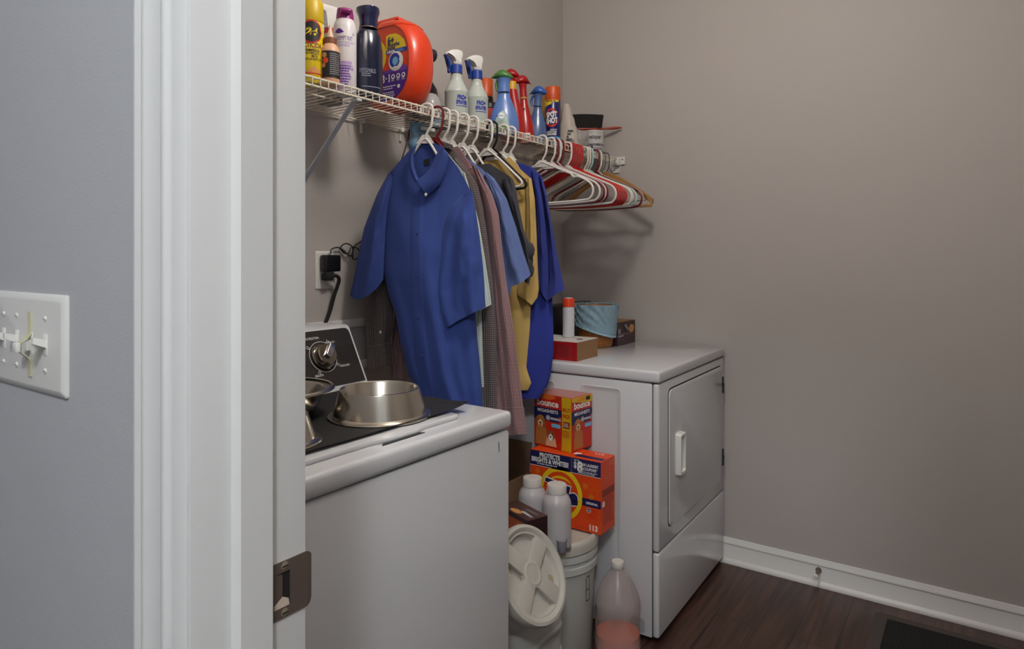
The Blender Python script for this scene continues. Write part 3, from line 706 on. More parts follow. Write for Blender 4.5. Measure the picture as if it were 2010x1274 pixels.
for sgn in (1, -1): MB().tube([(0.006, sgn*0.219, -0.213), (0.005, sgn*0.220, -0.236)], 0.005, 8).build('bar_post', M_HWOOD, t)
MB().tube(spline(hook_path(-0.098), 4), 0.0018, 6).build('hook', M_HB, t)

# ---------------------------------------------------------------- hung clothes (outlines measured on each garment's own plane)
def cloth(name, col, **kw): return mat(name, col, 0.92, sheen=0.04, bump=(700, 0.12, 0.001), **kw)
def UK(u, v, X, k=0.0):
    """like U, on an upright plane turned about the rail: x = X - k*(y - rail)"""
    d = FW + RT*((u-1005)/F) + UP*((H0-v)/F); t = (X+k*SY)/(d.x+k*d.y)
    return Vector((d.x*t, d.y*t, CZ+d.z*t))
class Panel:
    """closed cloth shell between a left and a right outline on the plane x=X; front bulges toward the door"""
    def __init__(s, X, L, R, Tf=None, Tb=None, B=None, th=0.04, back=0.5, folds=(), seed=0, sharp=0.55, rise=0.3, k=0.0):
        s.k = k
        s.X, s.L, s.R, s.Tf, s.Tb, s.B, s.th, s.back, s.folds, s.seed, s.sharp, s.rise = X, L, R, Tf, Tb or Tf, B, th, back, folds, seed, sharp, rise
    def px(s, a, t, side):
        l, r = polyat(s.L, t), polyat(s.R, t); p = l.lerp(r, a)
        T = s.Tf if side > 0 else s.Tb
        if T and t < s.rise:
            l0, r0 = polyat(s.L, 0), polyat(s.R, 0); u0 = lerp(l0.x, r0.x, a); p.y += (interp(T, u0)-lerp(l0.y, r0.y, a))*(1-t/s.rise)**2
        if s.B and t > 0.7:
            l1, r1 = polyat(s.L, 1), polyat(s.R, 1); u1 = lerp(l1.x, r1.x, a); p.y += (interp(s.B, u1)-lerp(l1.y, r1.y, a))*((t-0.7)/0.3)**2
        return p
    def off(s, a, t, side):
        pr = max(0, math.sin(PI*min(1, max(0, a))))**s.sharp
        o = s.th*pr*(0.35+0.65*sm(t*3.5))
        for (amp, k, ph, lean) in s.folds:
            o += amp*pr*sm(t*1.6)*math.sin(2*PI*(k*a+ph+lean*t) + 0.9*math.sin(3.1*t+ph*7))
        nz = noise.noise(Vector((a*3.1+s.seed*9.7, t*4.3, side*5.0)))+0.5*noise.noise(Vector((a*7.7, t*9.1+s.seed, side*3.0)))
        o += 0.007*pr*nz
        return -o if side > 0 else o*s.back
    def pt(s, a, t, side=1, lift=0.0):
        p = s.px(a, t, side); return UK(p.x, p.y, s.X+s.off(a, t, side)-lift*side, s.k)
    def mesh(s, mb, org, ns=36, nt=56, mi=0, flip=None, t0=0.0, lift=0.0, wide=0.0):
        R = []
        for j in range(nt+1):
            t = lerp(t0, 1, j/nt); A = lambda i: lerp(-wide, 1+wide, i/ns)
            ring = [s.pt(A(i), t, 1, lift) for i in range(ns+1)] + [s.pt(A(i), t, -1, lift) for i in range(ns-1, 0, -1)]
            if flip is not None: ring = [Vector((p.x+2*s.k*(p.y-flip), 2*flip-p.y, p.z)) for p in ring]
            R.append([p-org for p in ring])
        mid = R[len(R)//2]; W_ = [0.0]
        for a_, b_ in zip(mid, mid[1:]): W_.append(W_[-1]+(b_-a_).length)
        Lg = sum((R[j+1][ns//2]-R[j][ns//2]).length for j in range(nt))
        for j in range(nt+1): mb.cv += [(W_[i], Lg*j/nt, 0.0) for i in range(len(mid))]
        mb.rings(R, mi, cap0=False, cap1=False)
    def strip(s, mb, org, sL, sR, t0, t1, lift, ns=4, nt=40, side=1):
        """a band lying on the panel between two shares of its width (numbers or functions of t)"""
        F2 = lambda q, t: q(t) if callable(q) else q
        V, Fq = [], []
        for j in range(nt+1):
            t = lerp(t0, t1, j/nt)
            for i in range(ns+1):
                e = 0 if i in (0, ns) else 1
                V.append(s.pt(lerp(F2(sL, t), F2(sR, t), i/ns), t, side, lift if e else 0.0003)-org); mb.cv.append((V[-1].y*1.1, V[-1].z, 0))
        for j in range(nt):
            for i in range(ns):
                a = j*(ns+1)+i; Fq.append([a, a+1, a+ns+2, a+ns+1])
        mb.add(V, Fq)
def yline(X, y, vs):
    """pixel column list of the upright at (X, y), for outlines hidden behind other clothes"""
    p = Vector((X, y, CZ)); d = p.dot(FW); u = 1005+F*p.dot(RT)/d
    return [(u, v) for v in vs]
def root(name, label, cat, X, z=1.6, group='clothes hung on the shelf rail'):
    return thing(name, label, cat, (X, SY, z), 0, group)
def slab_px(mb, P, X, th, org, mi=0, bulge=0.0, k=0.0):
    """flat cloth piece with the outline P (pixels) standing on plane x=X, th thick"""
    A = [UK(u, v, X, k)-org for u, v in P]; mb.cv += [(a.y*1.1, a.z, 0) for a in A]*2; mb.rings([A, [a+Vector((th, 0, 0)) for a in A]], mi)
def bead(mb, c, r, axis=(-1, 0, 0)):
    mb.lathe([(0, 0.0022), (r*0.7, 0.0022), (r, 0.0012), (r, 0), (0, 0)], 12, M=frame(c, (0, -1, 0), (0, 0, 1)))
M_BTN = mat('shirt_button', 'E6E3DC', 0.3)

# 1 royal-blue short sleeve shirt, nearest
C1 = cloth('blue_poplin', '2F4487'); C1i = cloth('blue_poplin_inside', '283B76')
X1 = 1.520
K1 = 0.25
hold(M_HW, 'white hanger inside the blue button-up shirt nearest the doorway', X1+0.002, K1)
t = root('button_shirt', 'nearest hung shirt, blue short sleeved button-up with open collar', 'shirt', X1); O = t.location.copy()
LB = [(766, 338), (757, 400), (753, 470), (752, 530), (762, 575), (777, 621), (787, 680), (801, 734), (820, 775), (838, 815), (852, 850)]
RB = [(925, 376), (928, 430), (930, 500), (932, 570), (934, 632), (939, 684), (945, 750), (949, 800), (951, 850)]
bd = Panel(X1, LB, RB, Tf=[(766, 338), (803, 303), (817, 350), (822, 358), (850, 320), (866, 292), (900, 330), (925, 376)], Tb=[(766, 338), (806, 292), (825, 284), (850, 282), (867, 288), (900, 330), (925, 376)],
           th=0.045, folds=((0.007, 2.1, 0.1, 0.2), (0.0025, 4.6, 0.4, -0.4)), seed=1, rise=0.22, k=K1)
b = MB(); bd.mesh(b, O, 48, 70); b.build('shirt_body', C1, t)
sl = Panel(X1-0.004, [(764, 337), (740, 381), (715, 446), (702, 506), (692, 559), (687, 580)], [(772, 348), (762, 400), (758, 450), (756, 500), (754, 532), (753, 546)], B=[(687, 580), (697, 588), (708, 588), (724, 579), (740, 566), (753, 548)], th=0.030, folds=((0.006, 1.6, 0.3, 0.4),), seed=2, k=K1)
b = MB(); sl.mesh(b, O, 22, 34); b.build('sleeve', C1, t)
sr = Panel(X1-0.022, [(908, 384), (886, 403), (874, 428), (861, 479), (853, 545), (850, 575), (858, 612), (872, 641)], [(927, 374), (935, 420), (942, 470), (948, 520), (951, 562), (953, 603)], B=[(872, 641), (878, 643), (900, 629), (923, 617), (953, 603)], th=0.034, folds=((0.009, 1.5, 0.15, 0.1), (0.004, 3.1, 0.6, 0.3)), seed=3, k=K1)
b = MB(); sr.mesh(b, O, 26, 40); b.build('sleeve', C1, t)
def s_of(P, pl):                                       # share of width at which the pixel polyline pl runs
    def f(t):
        v = polyat(P.L, t).y
        l, r = polyat(P.L, t).x, polyat(P.R, t).x
        return (interp(pl, v)-l)/(r-l)
    return f
b = MB(); bd.strip(b, O, s_of(bd, [(355, 808), (440, 805), (560, 806), (640, 810), (700, 815), (760, 826), (850, 850)]), s_of(bd, [(355, 832), (440, 830), (560, 830), (640, 835), (700, 842), (760, 850), (850, 872)]), 0.05, 1.0, 0.0035, 5, 60)
pk = b.build('button_placket', C1, t)
for v in (450, 535, 620, 700):
    b = MB(); tt = min(range(101), key=lambda k: abs(polyat(bd.L, k/100).y-v))/100
    bead(b, bd.pt(s_of(bd, [(355, 820), (560, 818), (640, 822), (700, 829), (850, 861)])(tt), tt, 1, 0.004)-O, 0.004); b.build('button', C1i, pk)
# collar: stand at the back, two button-down points at the front
b = MB(); slab_px(b, [(806, 292), (826, 282), (850, 280), (867, 287), (862, 305), (840, 312), (815, 308)], X1+0.010, 0.003, O, k=K1); b.build('collar_stand', C1i, t)
b = MB()
for A, Bq in (([(868, 286), (862, 292), (852, 312), (845, 330), (834, 342), (818, 354)], [(871, 292), (880, 304), (874, 335), (862, 362), (850, 374), (837, 384)]),):
    R = []
    for k in range(17):
        q = k/16; p0, p1 = polyat(A, q), polyat(Bq, q)
        R.append([UK(lerp(p0.x, p1.x, i/8), lerp(p0.y, p1.y, i/8), X1-0.030-0.012*math.sin(PI*i/8)-0.010*q, K1)-O for i in range(9)])
        R[-1] += [p+Vector((0.003, 0, 0)) for p in reversed(R[-1])]
    b.rings(R)
cl = b.build('collar', C1, t)
b = MB(); bead(b, UK(836, 382, X1-0.053, K1)-O, 0.0052); b.build('button', M_BTN, cl)
b = MB(); R = []
for k in range(13):
    q = k/12; p0, p1 = polyat([(808, 290), (802, 308), (803, 328), (808, 345), (814, 356)], q), polyat([(815, 288), (810, 306), (811, 326), (816, 342), (821, 353)], q)
    r_ = [UK(lerp(p0.x, p1.x, i/4), lerp(p0.y, p1.y, i/4), X1-0.030-0.008*math.sin(PI*i/4)-0.008*q, K1)-O for i in range(5)]
    R.append(r_+[p+Vector((0.004, 0, 0)) for p in reversed(r_)])
b.rings(R); b.build('collar', C1, t)
b = MB(); slab_px(b, [(832, 313), (843, 311), (843, 322), (833, 324)], X1+0.006, 0.001, O, k=K1); b.build('neck_label', M_BLACKM, t)

# hidden left-hand outlines come from each hanger's own width
def simple(name, label, X, mt, R, v0, v1, top, th=0.030, sleeve=None, lsleeve=None, yl=0.195, seed=5, sl_th=0.026, mirror=True, hl=True, B=None, hang=M_HW, hlabel=None, folds=((0.008, 2.6, 0.2, 0.3),), L=None, cat='shirt', k=0.22):
    t = root(name, label, cat, X); O = t.location.copy()
    vs = [v0, lerp(v0, v1, 0.3), lerp(v0, v1, 0.65), v1]
    L = L or yline(X-k*yl, SY+yl, vs)
    pn = Panel(X, L, R, Tf=top, th=th, folds=folds, seed=seed, rise=0.25, B=B, k=k)
    b = MB(); pn.mesh(b, O, 34, 52); b.build('shirt_body', mt, t)
    if sleeve:
        sp = Panel(X-0.010, sleeve[0], sleeve[1], B=sleeve[2] if len(sleeve) > 2 else None, th=sl_th, folds=((0.005, 1.7, 0.2, 0.3),), seed=seed+1, k=k)
        b = MB(); sp.mesh(b, O, 22, 34); b.build('sleeve', mt, t)
        if mirror: b = MB(); sp.mesh(b, O, 16, 24, flip=SY+0.0); b.build('sleeve', mt, t)
    if hlabel: hold(hang, hlabel, X+0.002, k)
    return t, pn, O
# 2 pale green check short sleeve, only a sliver shows
C2 = check_mat('pale_green_check', 'C9D3CC', '9FB0A8', 0.008, 0.22)
X2 = 1.568
simple('button_shirt', 'pale green checked short sleeved shirt showing as thin strip behind blue one', X2, C2, [(912, 340), (925, 380), (935, 430), (942, 520), (946, 640), (950, 760)], 335, 770, [(790, 335), (806, 300), (872, 292), (912, 340)], L=[(790, 335), (800, 450), (815, 600), (850, 770)],
       sleeve=([(900, 350), (905, 420), (915, 500), (922, 560), (930, 634)], [(912, 338), (926, 382), (940, 435), (951, 500), (960, 559), (965, 598)], [(930, 634), (936, 628), (948, 606), (965, 598)]), th=0.014, sl_th=0.016, seed=11, hang=M_HM, hlabel='maroon hanger inside the pale green checked shirt', mirror=False)
# 3 dark check long sleeve with the cuff hanging at the left
C3 = check_mat('dark_check', '2C2229', '928482', 0.0056, 0.18, 'A39A94')
X3 = 1.600
t3, p3, O3 = simple('long_sleeved_shirt', 'dark brown checked long sleeved shirt with buttoned cuff hanging at left', X3, C3, [(905, 310), (925, 360), (945, 440), (955, 560), (962, 660), (970, 760), (974, 812), (976, 830)], 330, 830, [(790, 330), (810, 298), (870, 286), (890, 292), (905, 310)], th=0.018, L=[(790, 330), (800, 480), (815, 650), (850, 830)], seed=21, hlabel='white hanger inside the dark brown checked shirt')
cf = Panel(X3-0.02, [(745, 440), (733, 500), (725, 584), (716, 627), (719, 660), (722, 690), (722, 724)], [(775, 440), (768, 500), (763, 548), (772, 600), (774, 640), (766, 668), (769, 716)], B=[(722, 724), (727, 728), (738, 722), (750, 718), (769, 718)], th=0.030, folds=((0.008, 1.5, 0.2, 0.1),), seed=23, k=0.22)
b = MB(); cf.mesh(b, O3, 24, 44); sv = b.build('sleeve', C3, t3)
b = MB(); cf.mesh(b, O3, 24, 10, t0=0.85, lift=0.003, wide=0.03); b.build('cuff', C3, sv)
b = MB(); bead(b, UK(747, 652, X3-0.054, 0.22)-O3, 0.0052); b.build('button', M_BTN, sv)
b = MB()
rs = Panel(X3-0.006, [(880, 310), (900, 345), (915, 380), (925, 466), (935, 560), (935, 640), (938, 800), (938, 830)], [(900, 312), (920, 335), (937, 362), (947, 402), (957, 466), (968, 559), (975, 650), (976, 830)], th=0.018, folds=((0.004, 1.3, 0.2, 0.1),), seed=24, k=0.22)
rs.mesh(b, O3, 14, 40); b.build('sleeve', C3, t3)
# 4 red-brown check long sleeve
C4 = check_mat('red_check', '66303C', 'A88E8C', 0.0044, 0.24, 'C8B8B2')
X4 = 1.640
t4, p4, O4 = simple('long_sleeved_shirt', 'reddish gingham long sleeved shirt hanging lowest, beside the washing machine corner', X4, C4, [(938, 333), (958, 365), (972, 400), (980, 480), (990, 580), (1003, 654), (1012, 740), (1022, 800), (1028, 850)], 335, 858, [(800, 335), (830, 300), (888, 288), (905, 300), (938, 333)], th=0.026, L=[(800, 335), (808, 480), (824, 650), (856, 850)], seed=31, hlabel='white hanger inside the reddish gingham shirt', B=None)
rs = Panel(X4-0.020, [(925, 322), (945, 380), (955, 440), (962, 500), (968, 560), (974, 650), (980, 720), (985, 800), (988, 855)], [(941, 335), (966, 380), (979, 421), (986, 491), (995, 560), (1010, 654), (1020, 740), (1026, 790), (1033, 852)], th=0.024, folds=((0.007, 1.6, 0.1, 0.2),), seed=33, k=0.22)
b = MB(); rs.mesh(b, O4, 20, 56); sv = b.build('sleeve', C4, t4)
b = MB(); rs.mesh(b, O4, 20, 10, t0=0.90, lift=0.003, wide=0.03); b.build('cuff', C4, sv)
ls = Panel(X4+0.020, [(778, 480), (775, 560), (774, 625), (768, 680), (768, 715), (770, 742)], [(800, 480), (798, 560), (796, 630), (797, 670), (792, 712), (794, 745)], th=0.022, folds=((0.005, 1.2, 0.2, 0.1),), seed=35, k=0.22)
b = MB(); ls.mesh(b, O4, 16, 34); b.build('sleeve', C4, t4)
b = MB(); slab_px(b, [(888, 290), (898, 287), (908, 300), (925, 330), (915, 335), (900, 312)], X4-0.028, 0.004, O4, k=0.22); b.build('collar', C4, t4)
b = MB(); slab_px(b, [(866, 277), (884, 283), (883, 292), (866, 288)], X3-0.02, 0.012, O3, k=0.22); b.build('collar', C3, t3)
# 5 light blue short sleeve
C5 = cloth('light_blue_cloth', '5A6C9E')
X5 = 1.695
t5, p5, O5 = simple('short_sleeved_shirt', 'light blue short sleeved shirt between reddish gingham and charcoal ones', X5, C5, [(948, 333), (968, 356), (985, 420), (992, 500), (1000, 590), (1003, 640)], 335, 660, [(820, 335), (860, 300), (905, 300), (948, 333)],
       sleeve=([(950, 345), (965, 400), (972, 450), (978, 500), (985, 545), (990, 556), (992, 584)], [(955, 338), (971, 351), (995, 391), (1014, 449), (1028, 497), (1042, 539)], [(992, 584), (1000, 588), (1003, 563), (1022, 556), (1042, 540)]), th=0.020, seed=41, hlabel='white hanger inside the light blue shirt')
# 6 charcoal
C6 = cloth('charcoal_knit', '3A3A42')
X6 = 1.745
t6, p6, O6 = simple('long_sleeved_shirt', 'charcoal grey long sleeved shirt with bunched cuff over the tan polo', X6, C6, [(1004, 349), (1012, 375), (1016, 430), (1010, 520), (1000, 570)], 345, 585, [(850, 345), (890, 312), (944, 323), (960, 320), (1004, 349)], th=0.022, seed=51, hlabel='white hanger inside the charcoal shirt')
rs = Panel(X6-0.014, [(985, 352), (998, 400), (1008, 440), (1016, 480), (1026, 520), (1030, 552)], [(1006, 350), (1013, 372), (1020, 410), (1028, 450), (1040, 480), (1046, 520), (1038, 560)], th=0.026, folds=((0.006, 1.4, 0.3, 0.2),), seed=53, k=0.22)
b = MB(); rs.mesh(b, O6, 18, 36); sv = b.build('sleeve', C6, t6)
b = MB()
for k, (u, v, ru, rv) in enumerate(((1040, 492, 9, 17), (1036, 512, 10, 20), (1042, 530, 6, 14))):
    c = UK(u, v, X6-0.030+0.006*k, 0.22)-O6; q = 1.3*1.0/F*1.6
    b.lathe([(math.sin(a*PI/10)*ru*q, -math.cos(a*PI/10)*rv*q) for a in range(11)], 18, M=Matrix.Translation(c), wob=lambda a, z: 1+0.12*math.sin(5*a+z*140))
b.build('bunched_cuff', C6, sv)
# bare white hanger and black hanger ahead of the tan polo
hold(M_HW, 'bare white hanger showing in front of the tan polo shirt', U(956, 300, y=SY).x, 0.03, -0.02, 2)
hold(M_HB, 'black plastic hanger holding the tan polo shirt', U(966, 300, y=SY).x, 0.06, 0.0, 2)
# 7 tan polo
C7 = cloth('tan_pique', 'C6A662')
X7 = 1.875
t7, p7, O7 = simple('polo_shirt', 'tan yellow polo shirt with short sleeves next to royal blue tees', X7, C7, [(1042, 350), (1049, 391), (1052, 466), (1046, 560), (1042, 600), (1040, 645), (1033, 722), (1043, 752), (1036, 766)], 352, 766, [(900, 352), (940, 318), (985, 312), (1005, 318), (1042, 350)],
       sleeve=([(1030, 350), (1032, 400), (1030, 470), (1022, 530), (1012, 570), (1013, 577)], [(1043, 350), (1050, 391), (1054, 466), (1056, 530), (1058, 566), (1056, 580)], [(1013, 577), (1030, 588), (1044, 599), (1056, 582)]), th=0.030, seed=61, yl=0.20)
b = MB(); slab_px(b, [(992, 312), (1000, 308), (1014, 322), (1030, 350), (1018, 350), (1004, 330)], X7-0.018, 0.005, O7, k=0.22); b.build('collar', C7, t7)
# 8, 9 royal blue tees
C8 = cloth('royal_blue_jersey', '28368E'); C9 = cloth('royal_blue_heather', '303E92')
X8, X9 = 1.918, 1.962
simple('tee_shirt', 'nearer royal blue tee, directly behind the tan polo', X8, C8, [(1057, 352), (1062, 400), (1066, 470), (1070, 560), (1080, 620), (1086, 667), (1080, 722), (1075, 750), (1062, 778), (1058, 783)], 340, 783, [(915, 345), (950, 318), (1010, 318), (1039, 328), (1057, 352)],
       sleeve=([(1043, 335), (1050, 380), (1053, 440), (1055, 500), (1054, 560), (1057, 568)], [(1056, 350), (1064, 390), (1070, 440), (1074, 500), (1076, 560), (1074, 590)], [(1057, 568), (1066, 580), (1074, 592)]), th=0.024, seed=71, yl=0.2, hlabel='white hanger inside the nearer royal blue tee')
simple('tee_shirt', 'farther royal blue tee, last garment before the empty hangers', X9, C9, [(1062, 345), (1074, 390), (1080, 450), (1083, 560), (1086, 640), (1087, 690), (1080, 740), (1072, 762)], 345, 770, [(930, 345), (965, 320), (1020, 320), (1045, 328), (1062, 345)],
       sleeve=([(1058, 342), (1068, 390), (1076, 450), (1078, 500), (1078, 556), (1066, 598)], [(1064, 347), (1072, 376), (1084, 441), (1096, 510), (1103, 545), (1108, 568)], [(1066, 598), (1078, 588), (1090, 578), (1108, 569)]), th=0.022, seed=81, yl=0.19, hlabel='white hanger inside the farther royal blue tee')
# ---------------------------------------------------------------- bottles and cans on the wire shelf
TOP = SZ+0.0028                                        # top of the deck wires
def spot(u, y): p = U(u, 300, y=y); return (p.x, y, TOP)
def zpx(v, loc): return CZ + (H0-v)/F*(loc[0]*FW.x+loc[1]*FW.y) - loc[2]     # height of pixel row v above the base of a thing
def facing(loc, turn=0.0): return math.atan2(-loc[1], -loc[0]) + turn        # heading toward the doorway, plus a turn
def mapz(prof): return lambda z: interp([(q[1], q[0]) for q in prof], z)
# 1 yellow insect spray can
loc = spot(611, 1.452); h = zpx(3, loc)
t = thing('spray_can', 'yellow insecticide spray can at the doorway end of the shelf', 'spray can', loc, facing(loc, 0.15))
r = 0.0325
MB().lathe([(0, 0.001), (r-0.002, 0), (r, 0.003), (r, h*0.72), (r-0.002, h*0.735), (r-0.003, h*0.74)], 40).build('can_body', mat('can_yellow', 'D9BE12', 0.3, coat=0.3), t)
MB().lathe([(r-0.0005, h*0.735), (r, h*0.74), (r-0.0015, h*0.97), (r-0.005, h), (0, h)], 40).build('can_cap', mat('cap_yellow', 'C9A816', 0.4), t)
p = Print(round_(r, 0.0))
p.disc(-0.004, h*0.60, 0.029, M_RED, 1, 0.031); p.disc(-0.004, h*0.60, 0.025, M_BLK, 2, 0.027); p.text('24', -0.004, h*0.60, 0.030, 0.020, M_YEL, 3, 0.05, shear=0.25)
p.text('INSECTICIDA', -0.012, h*0.44, 0.072, 0.014, mat('print_brown', '6A2A10', 0.5), 1, 0.03); p.text('Domestico', -0.010, h*0.385, 0.055, 0.010, M_BLK, 1, 0.03)
p.text('ACCION INMEDIATA', -0.008, h*0.345, 0.050, 0.006, M_BLK, 1); p.text('MATA', 0.004, h*0.31, 0.016, 0.008, M_BLK, 1, 0.03); p.text('TODOS LOS INSECTOS', -0.004, h*0.275, 0.052, 0.006, M_BLK, 1)
p.disc(0.036, h*0.685, 0.008, M_WHT, 1, 0.009); p.poly([(0.031, h*0.675), (0.040, h*0.68), (0.041, h*0.705), (0.036, h*0.69)], M_GRN, 2)
p.poly([(-0.02, h*0.12), (0.02, h*0.12), (0.022, h*0.15), (0.010, h*0.17), (0.002, h*0.21), (-0.006, h*0.16), (-0.018, h*0.15)], M_TAN, 1); p.rect(-0.022, 0.024, h*0.10, h*0.115, M_RED, 1, 6)
p.build(t)
# 2 small lotion bottle, brown collar
loc = spot(648, 1.415); h = zpx(50, loc)
t = thing('pump_bottle', 'small peach bottle with dark label and brown cap beside yellow can', 'bottle', loc, facing(loc, 0.25))
r = 0.0255; M_PEACH = mat('peach_plastic', 'D8A684', 0.4)
MB().lathe([(0, 0.001), (r-0.002, 0), (r, 0.004), (r, h*0.56), (r*0.93, h*0.60), (r*0.62, h*0.68), (r*0.55, h*0.70)], 32).build('bottle_body', M_PEACH, t)
MB().lathe([(r*0.60, h*0.685), (r*0.66, h*0.69), (r*0.66, h*0.78), (r*0.45, h*0.79), (0, h*0.79)], 32, wob=lambda a, z: 1+0.02*math.sin(24*a)).build('cap', mat('cap_brown', '7A4528', 0.5), t)
MB().lathe([(r*0.36, h*0.785), (r*0.36, h*0.83), (r*0.27, h*0.87), (r*0.15, h*0.93), (r*0.12, h), (0, h)], 20).build('nozzle', mat('cloudy_cap', 'D6B6A0', 0.4), t)
p = Print(round_(r, 0.0)); p.rect(-0.030, 0.034, h*0.10, h*0.54, M_BLK, 1, 16); p.lines(0.010, h*0.33, 0.034, h*0.36, 11, M_GREY, 2)
p.disc(-0.022, h*0.47, 0.007, M_TAN, 2); p.disc(-0.019, h*0.38, 0.008, M_ORG, 2); p.disc(-0.024, h*0.30, 0.006, M_TAN, 2); p.build(t)
# 3 white spray bottle standing behind
loc = spot(648, 1.585); h = zpx(11, loc)
t = thing('spray_bottle', 'white triggered spray bottle with red neck behind the purple capped can', 'spray bottle', loc, facing(loc, -0.9))
MB().lathe([(0, 0.001), (0.034, 0), (0.036, 0.004), (0.036, h*0.55), (0.030, h*0.64), (0.015, h*0.72), (0.014, h*0.75)], 32).build('bottle_body', mat('bottle_greige', '8A8078', 0.4), t)
MB().lathe([(0.0155, h*0.70), (0.018, h*0.705), (0.018, h*0.76), (0.014, h*0.765)], 24).build('neck_band', mat('bottle_red', 'A82420', 0.35), t)
b = MB(); b.prism(rounded([(-0.026, h*0.86), (-0.022, h*0.995), (0.035, h*0.985), (0.052, h*0.965), (0.052, h*0.925), (0.022, h*0.915), (0.014, h*0.74), (-0.014, h*0.74)], 0.008), -0.011, 0.011, bev=0.004, M=frame((0, 0, 0), (1, 0, 0), (0, 0, 1))); b.build('spray_head', M_WHITE_PL, t)
MB().tube(spline([(0.030, 0, h*0.92), (0.038, 0, h*0.86), (0.040, 0, h*0.80)], 5), 0.004, 8, flat=1.6).build('trigger', M_WHITE_PL, t)
# 4 white and purple aerosol
loc = spot(677, 1.462); h = zpx(17, loc)
t = thing('spray_can', 'white and lilac aerosol can with magenta cap next to navy bottle', 'spray can', loc, facing(loc, 0.10))
r = 0.0320
MB().lathe([(0, 0.001), (r-0.002, 0), (r, 0.003), (r, h*0.76), (r*0.93, h*0.81), (r*0.74, h*0.865), (r*0.70, h*0.87)], 40).build('can_body', mat('can_white', 'D9D4D6', 0.3, coat=0.2), t)
b = MB().lathe([(r*0.72, h*0.855), (r*0.76, h*0.86), (r*0.72, h*0.93), (r*0.66, h*0.985), (0, h*0.99)], 32)
b.prism(rounded([(-0.5*r, h*0.925), (-0.5*r, h*0.995), (0.4*r, h*0.995), (1.25*r, h*0.95), (1.25*r, h*0.915), (0.4*r, h*0.90)], 0.004), -0.014, 0.014, bev=0.004, M=frame((0, 0, 0), (1, 0, 0), (0, 0, 1)) )
b.build('spray_cap', mat('cap_magenta', '8E1F72', 0.35), t)
p = Print(round_(r, 0.0)); M_LIL = mat('print_lilac', 'A88CC0', 0.5)
p.poly([(-0.034+0.028*q, h*0.69+0.010*math.sin(PI*q)) for q in [i/8 for i in range(9)]]+[(-0.006-0.028*q, h*0.69-0.004*math.sin(PI*q)) for q in [i/8 for i in range(9)]], M_PUR, 1)
p.text('EXEMPT NXT', -0.004, h*0.62, 0.046, 0.012, M_PUR, 1, 0.0); p.ring(0.022, h*0.675, 0.0035, 0.0055, M_PUR, 1, 3, PI/2, PI/2+2*PI)
p.rect(-0.028, 0.028, h*0.575, h*0.578, M_PUR, 1, 8); p.lines(-0.002, h*0.545, 0.044, h*0.05, 3, M_LIL, 1)
p.build(t)
p = Print(round_(r, 0.0))
for k in range(10): p.rect(-0.044, lerp(-0.006, 0.030, ((k*7) % 10)/10*0.5+k*0.05), h*(0.02+0.034*k), h*(0.052+0.034*k), M_LIL if k % 2 else mat('print_mauve', 'BBA6CB', 0.5), 1, 12)
p.lines(-0.006, h*0.20, 0.04, h*0.24, 8, M_PUR, 2); p.build(t, 'lilac_pattern')
# 5 navy bottle with flared cap and finger hollow
loc = spot(723, 1.452); h = zpx(16, loc)
t = thing('scent_bottle', 'glossy navy bottle with flared cap, left of the big orange tub', 'bottle', loc, facing(loc, 0.35))
M_NV = mat('navy_gloss', '141A33', 0.15, coat=0.5); r = 0.0425
prof = [(0, 0.001), (r-0.003, 0), (r, 0.005), (r*1.02, h*0.14), (r, h*0.38), (r*0.96, h*0.55), (r*0.88, h*0.68), (r*0.66, h*0.755), (r*0.57, h*0.78)]
MB().lathe(prof, 40, sy=1.0, sx=0.72).build('bottle_body', M_NV, t)
MB().prism(oval(0.0105, 0.043, 28, 2.4, -0.004, h*0.56), 0.0, 0.004, bev=0.002, M=frame((r*0.655, -0.012, 0.0), (0, 1, 0), (-0.03, 0, 1))).build('grip_hollow', mat('navy_deep', '4A4650', 0.35), t)
cp = MB().lathe([(r*0.60, h*0.772), (r*0.62, h*0.78), (r*0.60, h*0.83), (r*0.66, h*0.90), (r*0.80, h*0.955), (r*0.78, h*0.99), (r*0.64, h), (r*0.5, h*0.985), (0, h*0.97)], 36, wob=lambda a, z: 1+0.05*math.cos(3*a)*sm((z/h-0.85)*8)).build('cap', mat('navy_cap', '161D40', 0.12, coat=0.4), t)
MB().lathe([(r*0.60, h*0.765), (r*0.64, h*0.768), (r*0.64, h*0.778), (r*0.6, h*0.782)], 36).build('collar_ring', mat('bronze_ring', '8C7A6A', 0.3, metal=0.8), t)
p = Print(round_(lambda z: mapz(prof)(z)*1.004, 0.0, 0.73, 1.0)); M_SLV = mat('print_silver', '8F94A6', 0.4)
p.text('UNSTOPABLES', -0.014, h*0.29, 0.05, 0.012, M_SLV, 1, 0.0); p.lines(-0.014, h*0.245, 0.034, 0.012, 2, M_SLV, 1); p.rect(-0.030, 0.030, h*0.115, h*0.122, M_SLV, 1, 10); p.build(t)
